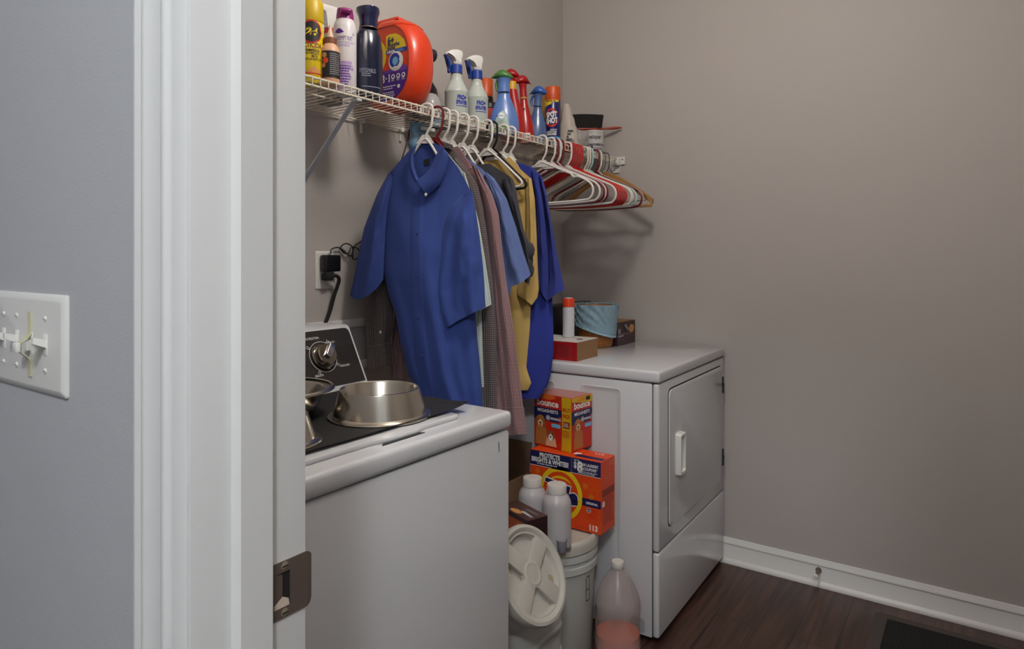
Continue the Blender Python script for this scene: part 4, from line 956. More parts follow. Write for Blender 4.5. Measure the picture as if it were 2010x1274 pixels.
# 6 orange pod tub (wide side to the doorway, rounded all round)
fx, fy0, fy1 = 1.492, 1.398, 1.648
loc = (1.545, 1.523, TOP); h = zpx(37, (1.50, 1.52, TOP))
t = thing('pod_tub', 'big rounded orange tub of laundry pods with purple label', 'tub', loc, PI)     # local +X looks to the doorway
hw, hd = 0.126, 0.054; M_TUB = mat('tub_orange', 'D23A12', 0.32, coat=0.15)
def tub_out(k, sh=1.0):
    P = []
    for i in range(56):
        a = 2*PI*i/56; c, s_ = math.cos(a), math.sin(a)
        P.append(Vector((hw*k*math.copysign(abs(c)**(2/2.35), c), h/2+(h/2-(1-k)*hw)*math.copysign(abs(s_)**(2/2.5), s_))))
    return P
Ft = frame((0, 0, 0), (0, 1, 0), (0, 0, 1))            # local: x = +Y, y = up, z = +X
b = MB(); R = []
for k, z in ((0.70, -hd), (0.82, -hd*0.96), (0.92, -hd*0.80), (0.975, -hd*0.5), (1, -hd*0.1), (1, hd*0.15), (0.975, hd*0.5), (0.92, hd*0.80), (0.86, hd*0.95), (0.82, hd), (0.80, hd*0.985), (0.79, hd*0.96)):
    R.append([Vector((p.x, p.y, z)) for p in tub_out(k)])
b.rings(R, M=Ft); b.build('tub_body', M_TUB, t)
b = MB(); R = []
yl_ = h*0.905
def xlim(k):
    q = [p for p in tub_out(k) if p.x >= 0]; q.sort(key=lambda p: abs(p.y-yl_) + (0 if p.y > h/2 else 9)); return q[0].x
for k, z in ((0.87, -hd*0.92), (0.96, -hd*0.66), (1.004, -hd*0.2), (1.006, hd*0.2), (0.98, hd*0.52), (0.93, hd*0.82), (0.88, hd*0.95), (0.84, hd)):
    xm = xlim(k); R.append([Vector((p.x*1.004, p.y+0.0022, z*1.01)) if p.y > yl_ else Vector((max(-xm, min(xm, p.x))*1.004, yl_, z*1.01)) for p in tub_out(k)])
b.rings(R, M=Ft)
b.prism(rounded([(-0.075, h-0.010), (0.050, h-0.010), (0.040, h+0.005), (-0.050, h+0.006)], 0.010), -hd*0.1, hd*0.70, bev=0.005, seg=3, M=Ft); b.build('lid', M_TUB, t)
fz = hd*0.96+0.0004
ft = flat((fz, 0, 0), (0, 1, 0), (0, 0, 1)); p = Print(ft)
K = tub_out(0.775)
def clipx(P): return P
low = [q for q in K if q.y <= h*0.47]; low.sort(key=lambda q: math.atan2(q.y-h*0.5, q.x))
p.poly([(q.x, q.y) for q in low], M_PUR, 1)
p.poly([(lerp(-0.092, 0.092, i/12), h*0.45+0.010*math.sin(i*0.8)) for i in range(13)]+[(0.095, h*0.40), (-0.095, h*0.40)], mat('print_violet', '6A3AA0', 0.45), 2)
p.poly([(0.005, h*0.645), (0.091, h*0.645), (0.083, h*0.72), (0.064, h*0.78), (0.045, h*0.81), (0.020, h*0.815), (0.005, h*0.80)], M_YEL, 1)
p.rect(0.005, 0.094, h*0.60, h*0.645, M_BLU, 1); p.text('100%', 0.028, h*0.622, 0.034, 0.009, M_WHT, 2, 0.04); p.lines(0.068, h*0.622, 0.030, 0.010, 2, M_LBLU, 2)
p.text('6+', 0.026, h*0.745, 0.028, 0.026, M_NAVY, 2, 0.05); p.text('months', 0.037, h*0.697, 0.052, 0.013, M_NAVY, 2, 0.04); p.text('mois', 0.028, h*0.664, 0.034, 0.011, M_NAVY, 2, 0.04)
p.disc(-0.045, h*0.60, 0.052, M_YEL, 1, 0.056); p.disc(-0.045, h*0.60, 0.038, mat('print_bright_orange', 'E4622A', 0.45), 2, 0.042); p.text('Tide', -0.045, h*0.60, 0.074, 0.034, M_WHT, 3, 0.06, 0.12, 0.15); p.text('Tide', -0.045, h*0.60, 0.072, 0.031, M_NAVY, 4, 0.03, 0.12, 0.15)
p.disc(0.048, h*0.515, 0.031, M_WHT, 3, 0.030); p.disc(0.043, h*0.525, 0.022, M_BLU, 4, 0.022); p.disc(0.046, h*0.515, 0.012, M_LBLU, 5, 0.013); p.ring(0.050, h*0.505, 0.014, 0.021, M_WHT, 6, 16, -2.2, 0.6)
p.text('3\u00b71', 0.004, h*0.345, 0.036, 0.026, M_WHT, 3, 0.02)
for i in range(3): p.disc(0.036+0.022*i, h*0.352, 0.008, M_WHT, 3); p.disc(0.036+0.022*i, h*0.354, 0.004, M_PUR, 4); p.lines(0.036+0.022*i, h*0.313, 0.014, 0.006, 2, M_WHT, 3)
p.lines(0.018, h*0.245, 0.060, 0.014, 2, M_WHT, 3); p.disc(0.060, h*0.243, 0.006, M_WHT, 3); p.lines(0.015, h*0.165, 0.062, 0.022, 4, M_WHT, 3); p.text('81', 0.028, h*0.09, 0.012, 0.012, M_WHT, 3, 0.03); p.lines(0.002, h*0.09, 0.030, 0.012, 2, M_WHT, 3)
p.text('PODS', -0.045, h*0.345, 0.05, 0.018, M_WHT, 3, 0.03)
p.build(t)
# 7 dark bottle lying behind the tub, only its cap and flank show
loc = spot(842, 1.60); z0 = zpx(108, loc)
t = thing('dark_bottle', 'dark grey bottle with round cap peeking out behind the orange tub', 'bottle', loc, -0.15)
M_DK = mat('dark_grey_plastic', '2B2833', 0.4)
MB().lathe([(0, 0.001), (0.050, 0), (0.054, 0.01), (0.054, 0.10), (0.047, 0.14), (0.03, 0.165), (0.026, 0.20)], 36, sy=0.75, M=Matrix.Translation((-0.012, 0.008, 0))).build('bottle_body', mat('black_bottle', '1C1418', 0.35), t)
MB().lathe([(0, -0.024), (0.021, -0.024), (0.023, -0.021), (0.023, 0.012), (0.020, 0.016), (0, 0.016)], 28, M=Matrix.Translation((0.006, 0, z0)) @ Matrix.Rotation(PI/2, 4, 'Y'), wob=lambda a, z: 1+0.012*math.sin(30*a)).build('cap', M_DK, t)
MB().lathe([(0.013, 0.19), (0.013, z0+0.004), (0, z0+0.004)], 20, M=Matrix.Translation((-0.006, 0.004, 0))).build('neck', M_DK, t)
# 8 clear dome with white cap, blue cloths
loc = spot(845, 1.452)
t = thing('clear_cup', 'clear plastic dome with a white cap under it, beside orange tub', 'cup', loc, 0.4)
MB().lathe([(0.036, 0.0), (0.037, 0.002), (0.036, 0.03), (0.031, 0.052), (0.020, 0.068), (0, 0.074), (0, 0.072), (0.019, 0.066), (0.029, 0.051), (0.034, 0.03), (0.035, 0.002)], 36).build('dome', mat('clear_dome', 'D6D2D2', 0.12, alpha=0.62), t)
MB().lathe([(0, 0.0), (0.017, 0.0), (0.017, 0.028), (0.019, 0.029), (0.019, 0.033), (0.014, 0.036), (0, 0.036)], 28).build('white_cap', M_WHITE_PL, t)
MB().lathe([(0, 0.0361), (0.010, 0.0361), (0.010, 0.043), (0, 0.045)], 20).build('pink_tip', mat('pink_plastic', 'C08088', 0.4), t)
def crumple(t, name, m, w, h, d, seed, n=14, amp=0.014):
    R = []
    for j in range(n+1):
        q = j/n; ring = []
        for i in range(28):
            a = 2*PI*i/28; k = (0.72+0.28*math.sin(PI*min(1, q*0.9+0.1)))
            p_ = Vector((w/2*k*math.cos(a), d/2*k*math.sin(a), h*q)); f_ = noise.noise(p_*26+Vector((seed, 0, 0)))
            ring.append(p_+Vector((math.cos(a), math.sin(a), 0.4*math.sin(a*3)))*amp*f_)
        R.append(ring)
    MB().rings(R).build(name, m, t, ang=60)
M_BAG = mat('blue_film', '6E96B4', 0.35, bump=(40, 0.5, 0.004))
p0 = U(828, 262, y=1.52)
t = thing('blue_cloth', 'light blue crumpled cloth hanging under the shelf above blue shirt', 'cloth', (p0.x, 1.535, SZ-0.105), 0.3); crumple(t, 'cloth_folds', M_BAG, 0.085, 0.096, 0.05, 3.0)
MB().box(-0.012, 0.045, -0.034, -0.026, 0.070, 0.082, bev=0.003, M=Matrix.Rotation(-0.5, 4, 'Z')).build('white_clip', M_WHITE_PL, t)
loc = spot(866, 1.565)
t = thing('blue_cloth', 'light blue folded cloth on the shelf behind the first sprayer bottle', 'cloth', loc, 0.2); crumple(t, 'cloth_folds', M_BAG, 0.09, 0.075, 0.06, 8.0)
# 9, 10 white sprayers
M_MILK = mat('milky_plastic', 'CBD3CC', 0.3, alpha=0.18); M_LIQG = mat('green_liquid', '8D9A84', 0.25); M_SBLUE = mat('sprayer_blue', '1C3F96', 0.35)
def sprayer(u, y, vt, label, turn, fill):
    loc = spot(u, y); h = zpx(vt, loc)
    t = thing('spray_bottle', label, 'spray bottle', loc, facing(loc, turn), 'white sprayers with blue collars')
    r = 0.041; prof = [(0, 0.001), (r-0.003, 0), (r, 0.004), (r, h*0.42), (r*1.03, h*0.43), (r*1.02, h*0.445), (r*0.90, h*0.49), (r*0.62, h*0.575), (r*0.52, h*0.61), (r*0.52, h*0.63), (r*0.47, h*0.64), (r*0.47, h*0.665), (r*0.44, h*0.67), (r*0.43, h*0.70)]
    bd_ = MB().lathe(prof, 40).build('bottle_body', M_MILK, t)
    MB().lathe([(0, 0.003), (r-0.003, 0.003), (r-0.0015, 0.006), (r-0.0015, h*fill), (0, h*fill)], 36).build('liquid', M_LIQG, t)
    MB().lathe([(r*0.50, h*0.685), (r*0.50, h*0.79), (r*0.44, h*0.795), (0, h*0.795)], 32, wob=lambda a, z: 1+0.008*math.sin(36*a)).build('collar', M_SBLUE, t)
    A = Matrix.Rotation(-turn-1.15, 4, 'Z')             # nozzle points to the doorway side
    hd_ = MB(); hp = rounded([(-0.016, h*0.795), (-0.016, h*0.87), (-0.022, h*0.93), (-0.018, h*0.985), (0.000, h*0.999), (0.022, h*0.985), (0.040, h*0.945), (0.046, h*0.925), (0.044, h*0.905), (0.030, h*0.895), (0.016, h*0.86), (0.015, h*0.795)], 0.007)
    hd_.prism(hp, -0.0155, 0.0155, bev=0.007, seg=3, M=A @ frame((0, 0, 0), (1, 0, 0), (0, 0, 1))); hd_.build('spray_head', M_WHITE_PL, t)
    MB().prism(rounded([(0.040, h*0.925), (0.030, h*0.88), (0.022, h*0.80), (0.024, h*0.685), (0.033, h*0.69), (0.032, h*0.79), (0.040, h*0.86), (0.048, h*0.915)], 0.003), -0.008, 0.008, bev=0.003, M=A @ frame((0, 0, 0), (1, 0, 0), (0, 0, 1))).build('trigger', M_SBLUE, t)
    p = Print(round_(r*1.002, 0.0)); p.text('PRO+', 0.0, h*0.352, 0.036, 0.017, M_BLU, 1, 0.07); p.text('SPRAYER', 0.0, h*0.287, 0.044, 0.015, M_BLU, 1, 0.07); p.rect(-0.022, 0.022, h*0.235, h*0.245, M_BLU, 1, 8)
    for k in range(2): p.rect(-0.012, 0.012, h*(0.10+0.05*k), h*(0.103+0.05*k), M_GREY, 1, 4)
    p.build(t)
sprayer(896, 1.497, 98, 'left of the two white sprayers, half full, taller in view', 0.50, 0.21)
sprayer(936, 1.505, 109, 'right of the two white sprayers, nearly empty, beside orange capped can', 0.42, 0.06)
# 11 orange capped can behind, 12 red and black thing
loc = spot(953, 1.60); h = zpx(156, loc)
t = thing('spray_can', 'dark spray can with orange cap behind the right white sprayer', 'spray can', loc, facing(loc))
MB().lathe([(0, 0.001), (0.029, 0), (0.030, 0.003), (0.030, h*0.70), (0.026, h*0.73)], 32).build('can_body', M_BLACK, t)
MB().lathe([(0.0285, h*0.69), (0.0285, h*0.985), (0.026, h), (0, h)], 32).build('can_cap', mat('cap_orange', 'CC5118', 0.4), t)
loc = spot(960, 1.52); h = zpx(203, loc)
t = thing('small_jar', 'low red and black jar between white sprayer and blue spray bottle', 'jar', loc, facing(loc))
MB().lathe([(0, 0.001), (0.031, 0), (0.033, 0.004), (0.033, h*0.42), (0.031, h*0.45)], 32).build('jar_body', M_BLACK, t)
MB().lathe([(0.0315, h*0.44), (0.033, h*0.46), (0.033, h*0.80), (0.030, h*0.82)], 32).build('jar_band', mat('band_red', 'B02A18', 0.4), t)
MB().lathe([(0.032, h*0.81), (0.034, h*0.83), (0.033, h*0.96), (0.028, h), (0, h)], 32).build('jar_lid', M_BLACK, t)
# trigger bottles with blown bodies: blue, reds, slate blue
def trigger_bottle(t, h, r, body, head, trig, nd_=0.0, hl=0.047, sx=0.62, neck=0.68, ring=None, lean=0.0, tr=True):
    prof = [(0, 0.001), (r*0.94, 0), (r, 0.006), (r*1.02, h*0.10), (r*0.98, h*0.24), (r*0.82, h*0.38), (r*0.58, h*0.52), (r*0.44, h*0.60), (r*0.40, h*neck), (r*0.40, h*(neck+0.01))]
    L_ = Matrix(((1, 0, 0, 0), (0, 1, lean, 0), (0, 0, 1, 0), (0, 0, 0, 1)))
    MB().lathe(prof, 40, sx=sx, M=L_).build('bottle_body', body, t)
    if ring: MB().lathe([(r*0.41, h*(neck-0.015)), (r*0.44, h*(neck-0.012)), (r*0.44, h*(neck+0.012)), (r*0.41, h*(neck+0.015))], 32, M=L_).build('neck_ring', ring, t)
    MB().lathe([(r*0.42, h*neck), (r*0.40, h*0.80), (r*0.42, h*0.86), (r*0.50, h*0.90), (0, h*0.91)], 32, M=L_).build('neck', body if head is not M_RDH else head, t)
    A = L_ @ Matrix.Rotation(nd_, 4, 'Z')
    R = []
    for k in range(13):                                # streamlined head along the nozzle line
        q = k/12; x = lerp(-0.034, hl, q)
        wz = lerp(0.001, 0.0215, math.sin(PI*min(1, q*1.15+0.02))**0.6)*(1-0.55*sm((q-0.45)/0.55)); wy = wz*1.05; zc = h*0.915 + 0.012*math.sin(PI*q) - 0.004*q
        R.append([Vector((x, wy*math.cos(2*PI*i/20), zc+(wz if math.sin(2*PI*i/20) > 0 else wz*0.62)*math.sin(2*PI*i/20))) for i in range(20)])
    MB().rings(R, M=A).build('spray_head', head, t)
    if tr: MB().tube(spline([(0.022, 0, h*0.89), (0.028, 0, h*0.82), (0.027, 0, h*0.75), (0.022, 0, h*0.70)], 5), lambda q: lerp(0.006, 0.004, q), 10, M=A).build('trigger', trig, t)
M_RDH = mat('red_head', 'A81418', 0.35); M_RDB = mat('red_bottle', 'B01A18', 0.28, coat=0.2); M_PBLU = mat('periwinkle_plastic', '5E7FBE', 0.3, coat=0.2); M_SLB = mat('slate_blue_plastic', '4D6490', 0.25, coat=0.2); M_GHEAD = mat('green_head', '4A7A38', 0.35)
loc = spot(989, 1.458); h = zpx(143, loc)
t = thing('spray_bottle', 'periwinkle blue spray bottle with green trigger and leafy label', 'spray bottle', loc, facing(loc, 0.0))
trigger_bottle(t, h, 0.056, M_PBLU, M_GHEAD, M_GHEAD, nd_=-PI/2-0.2, hl=0.062)
pf = [(0.056*0.62*k, z) for k, z in ((1, 0), (1.02, h*0.10), (0.98, h*0.24), (0.82, h*0.38), (0.6, h*0.5))]
fmap = lambda x, y, q: Vector((interp([(b_, a_) for a_, b_ in pf], y)*math.sqrt(max(0.02, 1-(x/(interp([(b_, a_) for a_, b_ in pf], y)/0.62*1.0))**2))+q+0.0006, x, y))
fmap.curved = True; p = Print(fmap)
p.poly([(-0.044, h*0.03), (-0.036, h*0.16), (-0.022, h*0.30), (-0.006, h*0.37), (0.008, h*0.35), (0.018, h*0.25), (0.020, h*0.12), (0.012, h*0.045)], mat('label_mint', 'A9BDB4', 0.5), 1)
p.poly([(-0.044, h*0.03), (-0.036, h*0.09), (-0.018, h*0.12), (0.004, h*0.13), (0.018, h*0.11), (0.012, h*0.045)], M_GRN, 2)
p.disc(-0.009, h*0.285, 0.0135, M_LBLU, 2, 0.0145); p.disc(-0.009, h*0.285, 0.0115, M_WHT, 3, 0.0125); p.text('febreze', -0.009, h*0.285, 0.018, 0.005, M_BLU, 4, 0.02); p.rect(-0.028, 0.012, h*0.275, h*0.287, M_BLU, 1, 6)
p.text('FABRIC', -0.010, h*0.20, 0.024, 0.006, M_GREY, 3, 0.0); p.lines(-0.010, h*0.165, 0.024, 0.008, 2, M_GREY, 3); p.build(t)
loc = spot(1003, 1.555); h = zpx(138, loc)
t = thing('spray_bottle', 'red trigger bottle whose head shows above the green trigger', 'spray bottle', loc, facing(loc)); trigger_bottle(t, h, 0.040, M_RDB, M_RDH, M_RDH, nd_=-PI/2-0.2, tr=False)
loc = spot(1014, 1.472); h = zpx(160, loc)
t = thing('slim_bottle', 'slim red bottle with yellow cap, curving beside the blue sprayer', 'bottle', loc, facing(loc))
Ll = [(1.0, 0.0, 0.0), (1.0, 0.10, 0.0), (0.92, 0.34, -0.001), (0.78, 0.56, -0.006), (0.68, 0.72, -0.013), (0.64, 0.86, -0.017), (0.5, 0.865, -0.017)]
MB().rings([[Vector((0.020*k*math.cos(2*PI*i/28), 0.029*k*math.sin(2*PI*i/28)+dy, q*h)) for i in range(28)] for k, q, dy in Ll]).build('bottle_body', M_RDB, t)
MB().rings([[Vector((0.0135*k*math.cos(2*PI*i/28), 0.0155*k*math.sin(2*PI*i/28)-0.017, q*h)) for i in range(28)] for k, q in ((1, 0.86), (1, 0.99), (0.9, 1.0))]).build('cap', mat('cap_bright_yellow', 'D9A520', 0.4), t)
loc = spot(1033, 1.490); h = zpx(152, loc)
t = thing('spray_bottle', 'red trigger bottle with pale neck ring and white base label', 'spray bottle', loc, facing(loc)); trigger_bottle(t, h, 0.034, M_RDB, M_RDH, M_RDH, nd_=-PI/2-2.6, sx=0.8, ring=M_TAN, lean=-0.06, tr=False)
p = Print(round_(0.0348, 0.0, 0.8)); p.rect(-0.024, 0.016, h*0.06, h*0.14, M_WHT, 1, 10); p.lines(-0.004, h*0.10, 0.030, 0.012, 2, M_GREY, 2); p.build(t)
p = Print(round_(0.0225, 0.0, 0.8)); p.disc(-0.010, h*0.50, 0.0065, M_WHT, 1, 0.010); p.disc(-0.010, h*0.50, 0.004, M_BLK, 2, 0.007); p.build(t, 'emblem')
loc = spot(1052, 1.468); h = zpx(175, loc)
t = thing('spray_bottle', 'slate blue trigger bottle with white side label, left of spot remover', 'spray bottle', loc, facing(loc)); trigger_bottle(t, h, 0.040, M_SLB, mat('blue_head', '2F5AA6', 0.3), mat('blue_head', '2F5AA6', 0.3), nd_=-PI/2-0.3, lean=0.05)
p = Print(round_(lambda z: 0.0408, 0.0, 0.64)); p.disc(-0.022, h*0.16, 0.010, M_WHT, 1, 0.030); p.build(t)
# gold bottle behind, spot remover can
loc = spot(1079, 1.572); h = zpx(183, loc)
t = thing('detergent_bottle', 'tall gold brown bottle standing behind the orange capped spot remover', 'bottle', loc, facing(loc))
MB().lathe([(0, 0.001), (0.062, 0), (0.066, 0.006), (0.066, h*0.45), (0.060, h*0.62), (0.048, h*0.80), (0.034, h*0.92), (0.028, h*0.965), (0.028, h), (0, h)], 40, sx=0.6).build('bottle_body', mat('gold_plastic', '8A6A30', 0.3, coat=0.2), t)
p = Print(round_(lambda z: 0.0665, 0.0, 0.6)); p.rect(-0.060, -0.02, h*0.28, h*0.55, M_BLK, 1, 8); p.lines(-0.04, h*0.46, 0.03, 0.05, 4, M_GREY, 2); p.build(t)
loc = spot(1085, 1.458); h = zpx(172, loc)
t = thing('spray_can', 'blue carpet spot remover can with orange cap near the corner', 'spray can', loc, facing(loc, 0.0))
r = 0.0325
MB().lathe([(0, 0.001), (r-0.002, 0), (r, 0.003), (r, h*0.77), (r*0.95, h*0.785)], 40).build('can_body', mat('can_navy', '182060', 0.3, coat=0.2), t)
MB().lathe([(r*0.99, h*0.765), (r, h*0.77), (r*0.985, h*0.98), (r*0.93, h), (0, h)], 40).build('can_cap', mat('cap_orange', 'CC5118', 0.4), t)
p = Print(round_(r, -0.1)); p.rect(-0.046, 0.046, 0.004, h*0.16, M_LBLU, 1, 20)
p.rect(-0.044, 0.030, h*0.735, h*0.77, M_YEL, 1, 16); p.text('BONUS', -0.006, h*0.752, 0.040, 0.006, M_BLK, 2, 0.05); p.poly([(-0.040, h*0.655), (-0.002, h*0.70), (-0.002, h*0.735), (-0.044, h*0.735)], M_YEL, 1)
p.ring(-0.002, h*0.475, 0.024, 0.031, M_RED, 1, 24, 0.5, PI-0.2, 1.25); p.ring(-0.002, h*0.475, 0.024, 0.031, M_RED, 1, 24, PI+0.4, 2*PI-0.2, 1.25)
p.text('SPOT', -0.002, h*0.525, 0.046, 0.024, M_WHT, 3, 0.05, 0.10); p.text('SHOT', -0.001, h*0.425, 0.050, 0.024, M_WHT, 3, 0.05, 0.10)
p.text('INSTANT', 0.008, h*0.275, 0.028, 0.006, M_WHT, 2, 0.03); p.text('CARPET STAIN', -0.002, h*0.24, 0.044, 0.007, M_WHT, 2, 0.04); p.text('REMOVER', -0.002, h*0.20, 0.044, 0.010, M_WHT, 2, 0.04); p.build(t)
# white narrow bag and clear bag, tin with brush on top
loc = spot(1120, 1.452); h = zpx(204, loc)
t = thing('refill_bag', 'white tapering bag with dark print between spot remover and tin', 'bag', loc, facing(loc))
rr = lambda q: (lerp(0.050, 0.013, q**1.25), lerp(0.026, 0.009, q))
MB().rings([[Vector((rr(j/16)[1]*math.cos(2*PI*i/30)*(1+0.05*math.sin(5*i+j)), rr(j/16)[0]*math.sin(2*PI*i/30)-0.018*(j/16)+0.0015*math.sin(j*1.9), h*j/16)) for i in range(30)] for j in range(17)]).build('bag_body', mat('bag_white', 'B9B0A4', 0.5, bump=(30, 0.4, 0.004)), t)
p = Print(lambda x, y, q: Vector((0.0275*(1-y/h*0.62)*math.sqrt(max(0.05, 1-(x/0.05)**2))+q+0.0012, x-0.018*y/h, y)))
for k in range(6): p.rect(-0.020+0.003*k, -0.012+0.003*k+0.008*(k % 3), h*(0.10+0.06*k), h*(0.135+0.06*k), M_BLK, 1, 3)
p.lines(0.004, h*0.16, 0.034, h*0.2, 5, M_BLK, 1); p.build(t)
loc = spot(1141, 1.425)
t = thing('clear_bag', 'crumpled clear plastic bag in front of the tin at shelf end', 'bag', loc, 0.3); crumple(t, 'bag_film', mat('clear_film', 'D4CECC', 0.10, alpha=0.5, bump=(60, 0.8, 0.006)), 0.098, 0.090, 0.05, 12.0, n=20, amp=0.024)
MB().lathe([(0, 0), (0.02, 0.001), (0.024, 0.012), (0.018, 0.026), (0, 0.030)], 18, M=Matrix.Translation((0, 0.004, 0.006)), wob=lambda a, z: 1+0.15*math.sin(4*a+80*z)).build('bag_contents', mat('grey_bits', '5A5658', 0.6), t)
loc = spot(1166, 1.462); h = zpx(258, loc)
t = thing('paint_tin', 'small white paint tin with black lettering under the bristle brush', 'tin', loc, facing(loc, 0.1))
r = 0.0455
MB().lathe([(0, 0.001), (r-0.002, 0), (r, 0.003), (r, h-0.012), (r+0.0015, h-0.010), (r+0.0015, h-0.002), (r-0.002, h)], 40).build('tin_body', mat('tin_white', 'C9C6C6', 0.3, coat=0.2), t)
MB().lathe([(r-0.002, h-0.001), (r-0.005, h), (r-0.006, h-0.004), (0, h-0.004)], 40).build('tin_lid', M_BRKT, t)
p = Print(round_(r, 0.0)); p.text('valspar', 0.0, h*0.72, 0.060, 0.024, M_BLK, 1, 0.02); p.rect(-0.045, 0.055, h*0.40, h*0.50, M_GREY, 1, 14); p.text('PAINT SAMPLE', 0.0, h*0.45, 0.05, 0.008, M_BLK, 2, 0.02); p.lines(0.018, h*0.22, 0.05, h*0.26, 5, M_BLK, 1); p.rect(-0.018, -0.010, h*0.05, h*0.42, M_BLK, 1, 2); p.build(t)
# counter brush lying bristles-up on the tin: its length runs along the shelf's depth and toward the room
zt = loc[2]+h+0.0005; ba, bb = U(1130, 252, y=1.50), U(1222, 250, y=1.36)
cx, cy = loc[0], loc[1]
d = Vector((RT.x, RT.y, 0)); d.normalize()
t = thing('counter_brush', 'black bristled brush with red wooden handle lying on paint tin', 'brush', (cx, cy, zt), math.atan2(d.y, d.x))
M_BH = mat('brush_red_wood', 'A0361C', 0.35, coat=0.2)
sc = 1.0/F*(cx*FW.x+cy*FW.y)                           # metres per pixel there
R = []
for k in range(21):
    q = k/20; x = lerp(-32, 55, q)*sc
    wy = interp([(0, 0.010), (0.1, 0.011), (0.42, 0.0115), (0.5, 0.0055), (0.62, 0.006), (0.80, 0.0105), (0.93, 0.0075), (1, 0.002)], q); wz = wy*0.72
    zc = 0.0105+interp([(0, 0), (0.5, 0.001), (1, 0.006)], q)
    R.append([Vector((x, wy*math.cos(2*PI*i/16), zc+wz*math.sin(2*PI*i/16))) for i in range(16)])
MB().rings(R).build('handle', M_BH, t)
R = []
for j in range(7):
    q = j/6; R.append([Vector(((-12+(27+7*q)*math.copysign(abs(math.cos(2*PI*i/44))**0.6, math.cos(2*PI*i/44)))*sc - 3*q*sc, (0.011+0.010*q)*math.sin(2*PI*i/44), 0.013+26*sc*q + (0.0012*math.sin(i*2.7) if j == 6 else 0))) for i in range(44)])
m_ = mat('bristles_black', '15120F', 0.8); nt = m_.node_tree; tc = nd(m_, 'ShaderNodeTexCoord'); mp_ = nd(m_, 'ShaderNodeMapping'); mp_.inputs['Scale'].default_value = (1, 1, 0.06)
n_ = nd(m_, 'ShaderNodeTexNoise'); n_.inputs['Scale'].default_value = 420; bp = nd(m_, 'ShaderNodeBump'); bp.inputs['Strength'].default_value = 0.9; bp.inputs['Distance'].default_value = 0.003
nt.links.new(tc.outputs['Object'], mp_.inputs[0]); nt.links.new(mp_.outputs[0], n_.inputs['Vector']); nt.links.new(n_.outputs['Fac'], bp.inputs['Height']); nt.links.new(bp.outputs[0], nt.nodes['Principled BSDF'].inputs['Normal'])
MB().rings(R).build('bristles', m_, t)
# ---------------------------------------------------------------- things on the dryer
DZ = 0.9052
M_CARD = mat('cardboard', '8F6C48', 0.8, var=(30, 0.05)); M_BOXR = mat('box_red', '9E1218', 0.45); M_BOXW = mat('box_white', 'CFC8C0', 0.5)
t = thing('product_box', 'flat red and white cardboard box at the front edge of dryer', 'box', (2.128, 1.196, DZ), rd)
bw, bl, bh = 0.165, 0.27, 0.068                        # along x, along y, height
b = MB(); b.box(0, bw, 0, bl, 0, bh); o_ = b.build('carton', [M_CARD], t)
MB().box(0, bw+0.002, -0.001, bl, bh, bh+0.0015).build('lid_flap', M_BOXW, t)
p = Print(flat((0, bl, 0), (0, -1, 0), (0, 0, 1))); p.rect(0, bl, 0, bh, M_BOXR, 1); p.rect(0.020, 0.022, 0.008, bh-0.01, M_TAN, 2)
for k in range(9): p.lines(bl-0.055, bh*0.5, 0.055, 0.045, 8, mat('print_pinkish', 'B4504C', 0.5), 2)
for k in range(2): p.lines(bl-0.115, bh*0.5, 0.03, 0.04, 7, mat('print_pinkish', 'B4504C', 0.5), 2)
p.rect(bl-0.025, bl-0.0245, 0.008, bh-0.01, mat('print_pinkish', 'B4504C', 0.5), 2); p.build(t)
pt = Print(flat((0, bl, bh+0.0015), (0, -1, 0), (1, 0, 0))); pt.disc(bl-0.038, bw*0.55, 0.013, M_BLK, 1); pt.build(t, 'thumb_hole')
q = U(1116, 663, z=DZ+bh+0.002); dd = Vector((q.x, q.y, 0)).normalized()*0.022
t = thing('aerosol_bottle', 'white bottle with orange cap standing on the red and white box', 'bottle', (q.x+dd.x, q.y+dd.y, DZ+bh+0.002)); h = 0.152; r = 0.0225
MB().lathe([(0, 0.0), (r-0.002, 0), (r, 0.002), (r, h*0.74), (r*0.96, h*0.755), (r*0.96, h*0.765)], 36).build('bottle_body', mat('bottle_white', 'C9C9CE', 0.35), t)
MB().lathe([(r*0.97, h*0.765), (r*1.01, h*0.77), (r*1.01, h*0.97), (r*0.96, h*0.985), (r*0.8, h*0.985), (r*0.78, h*0.97), (0, h*0.97)], 40, wob=lambda a, z: 1+0.006*math.sin(40*a)).build('cap', mat('cap_vermilion', 'E2401E', 0.4), t)
MB().lathe([(r*0.7, h*0.97), (r*0.7, h*0.995), (r*0.5, h), (0, h)], 24).build('valve', M_WHITE_PL, t)
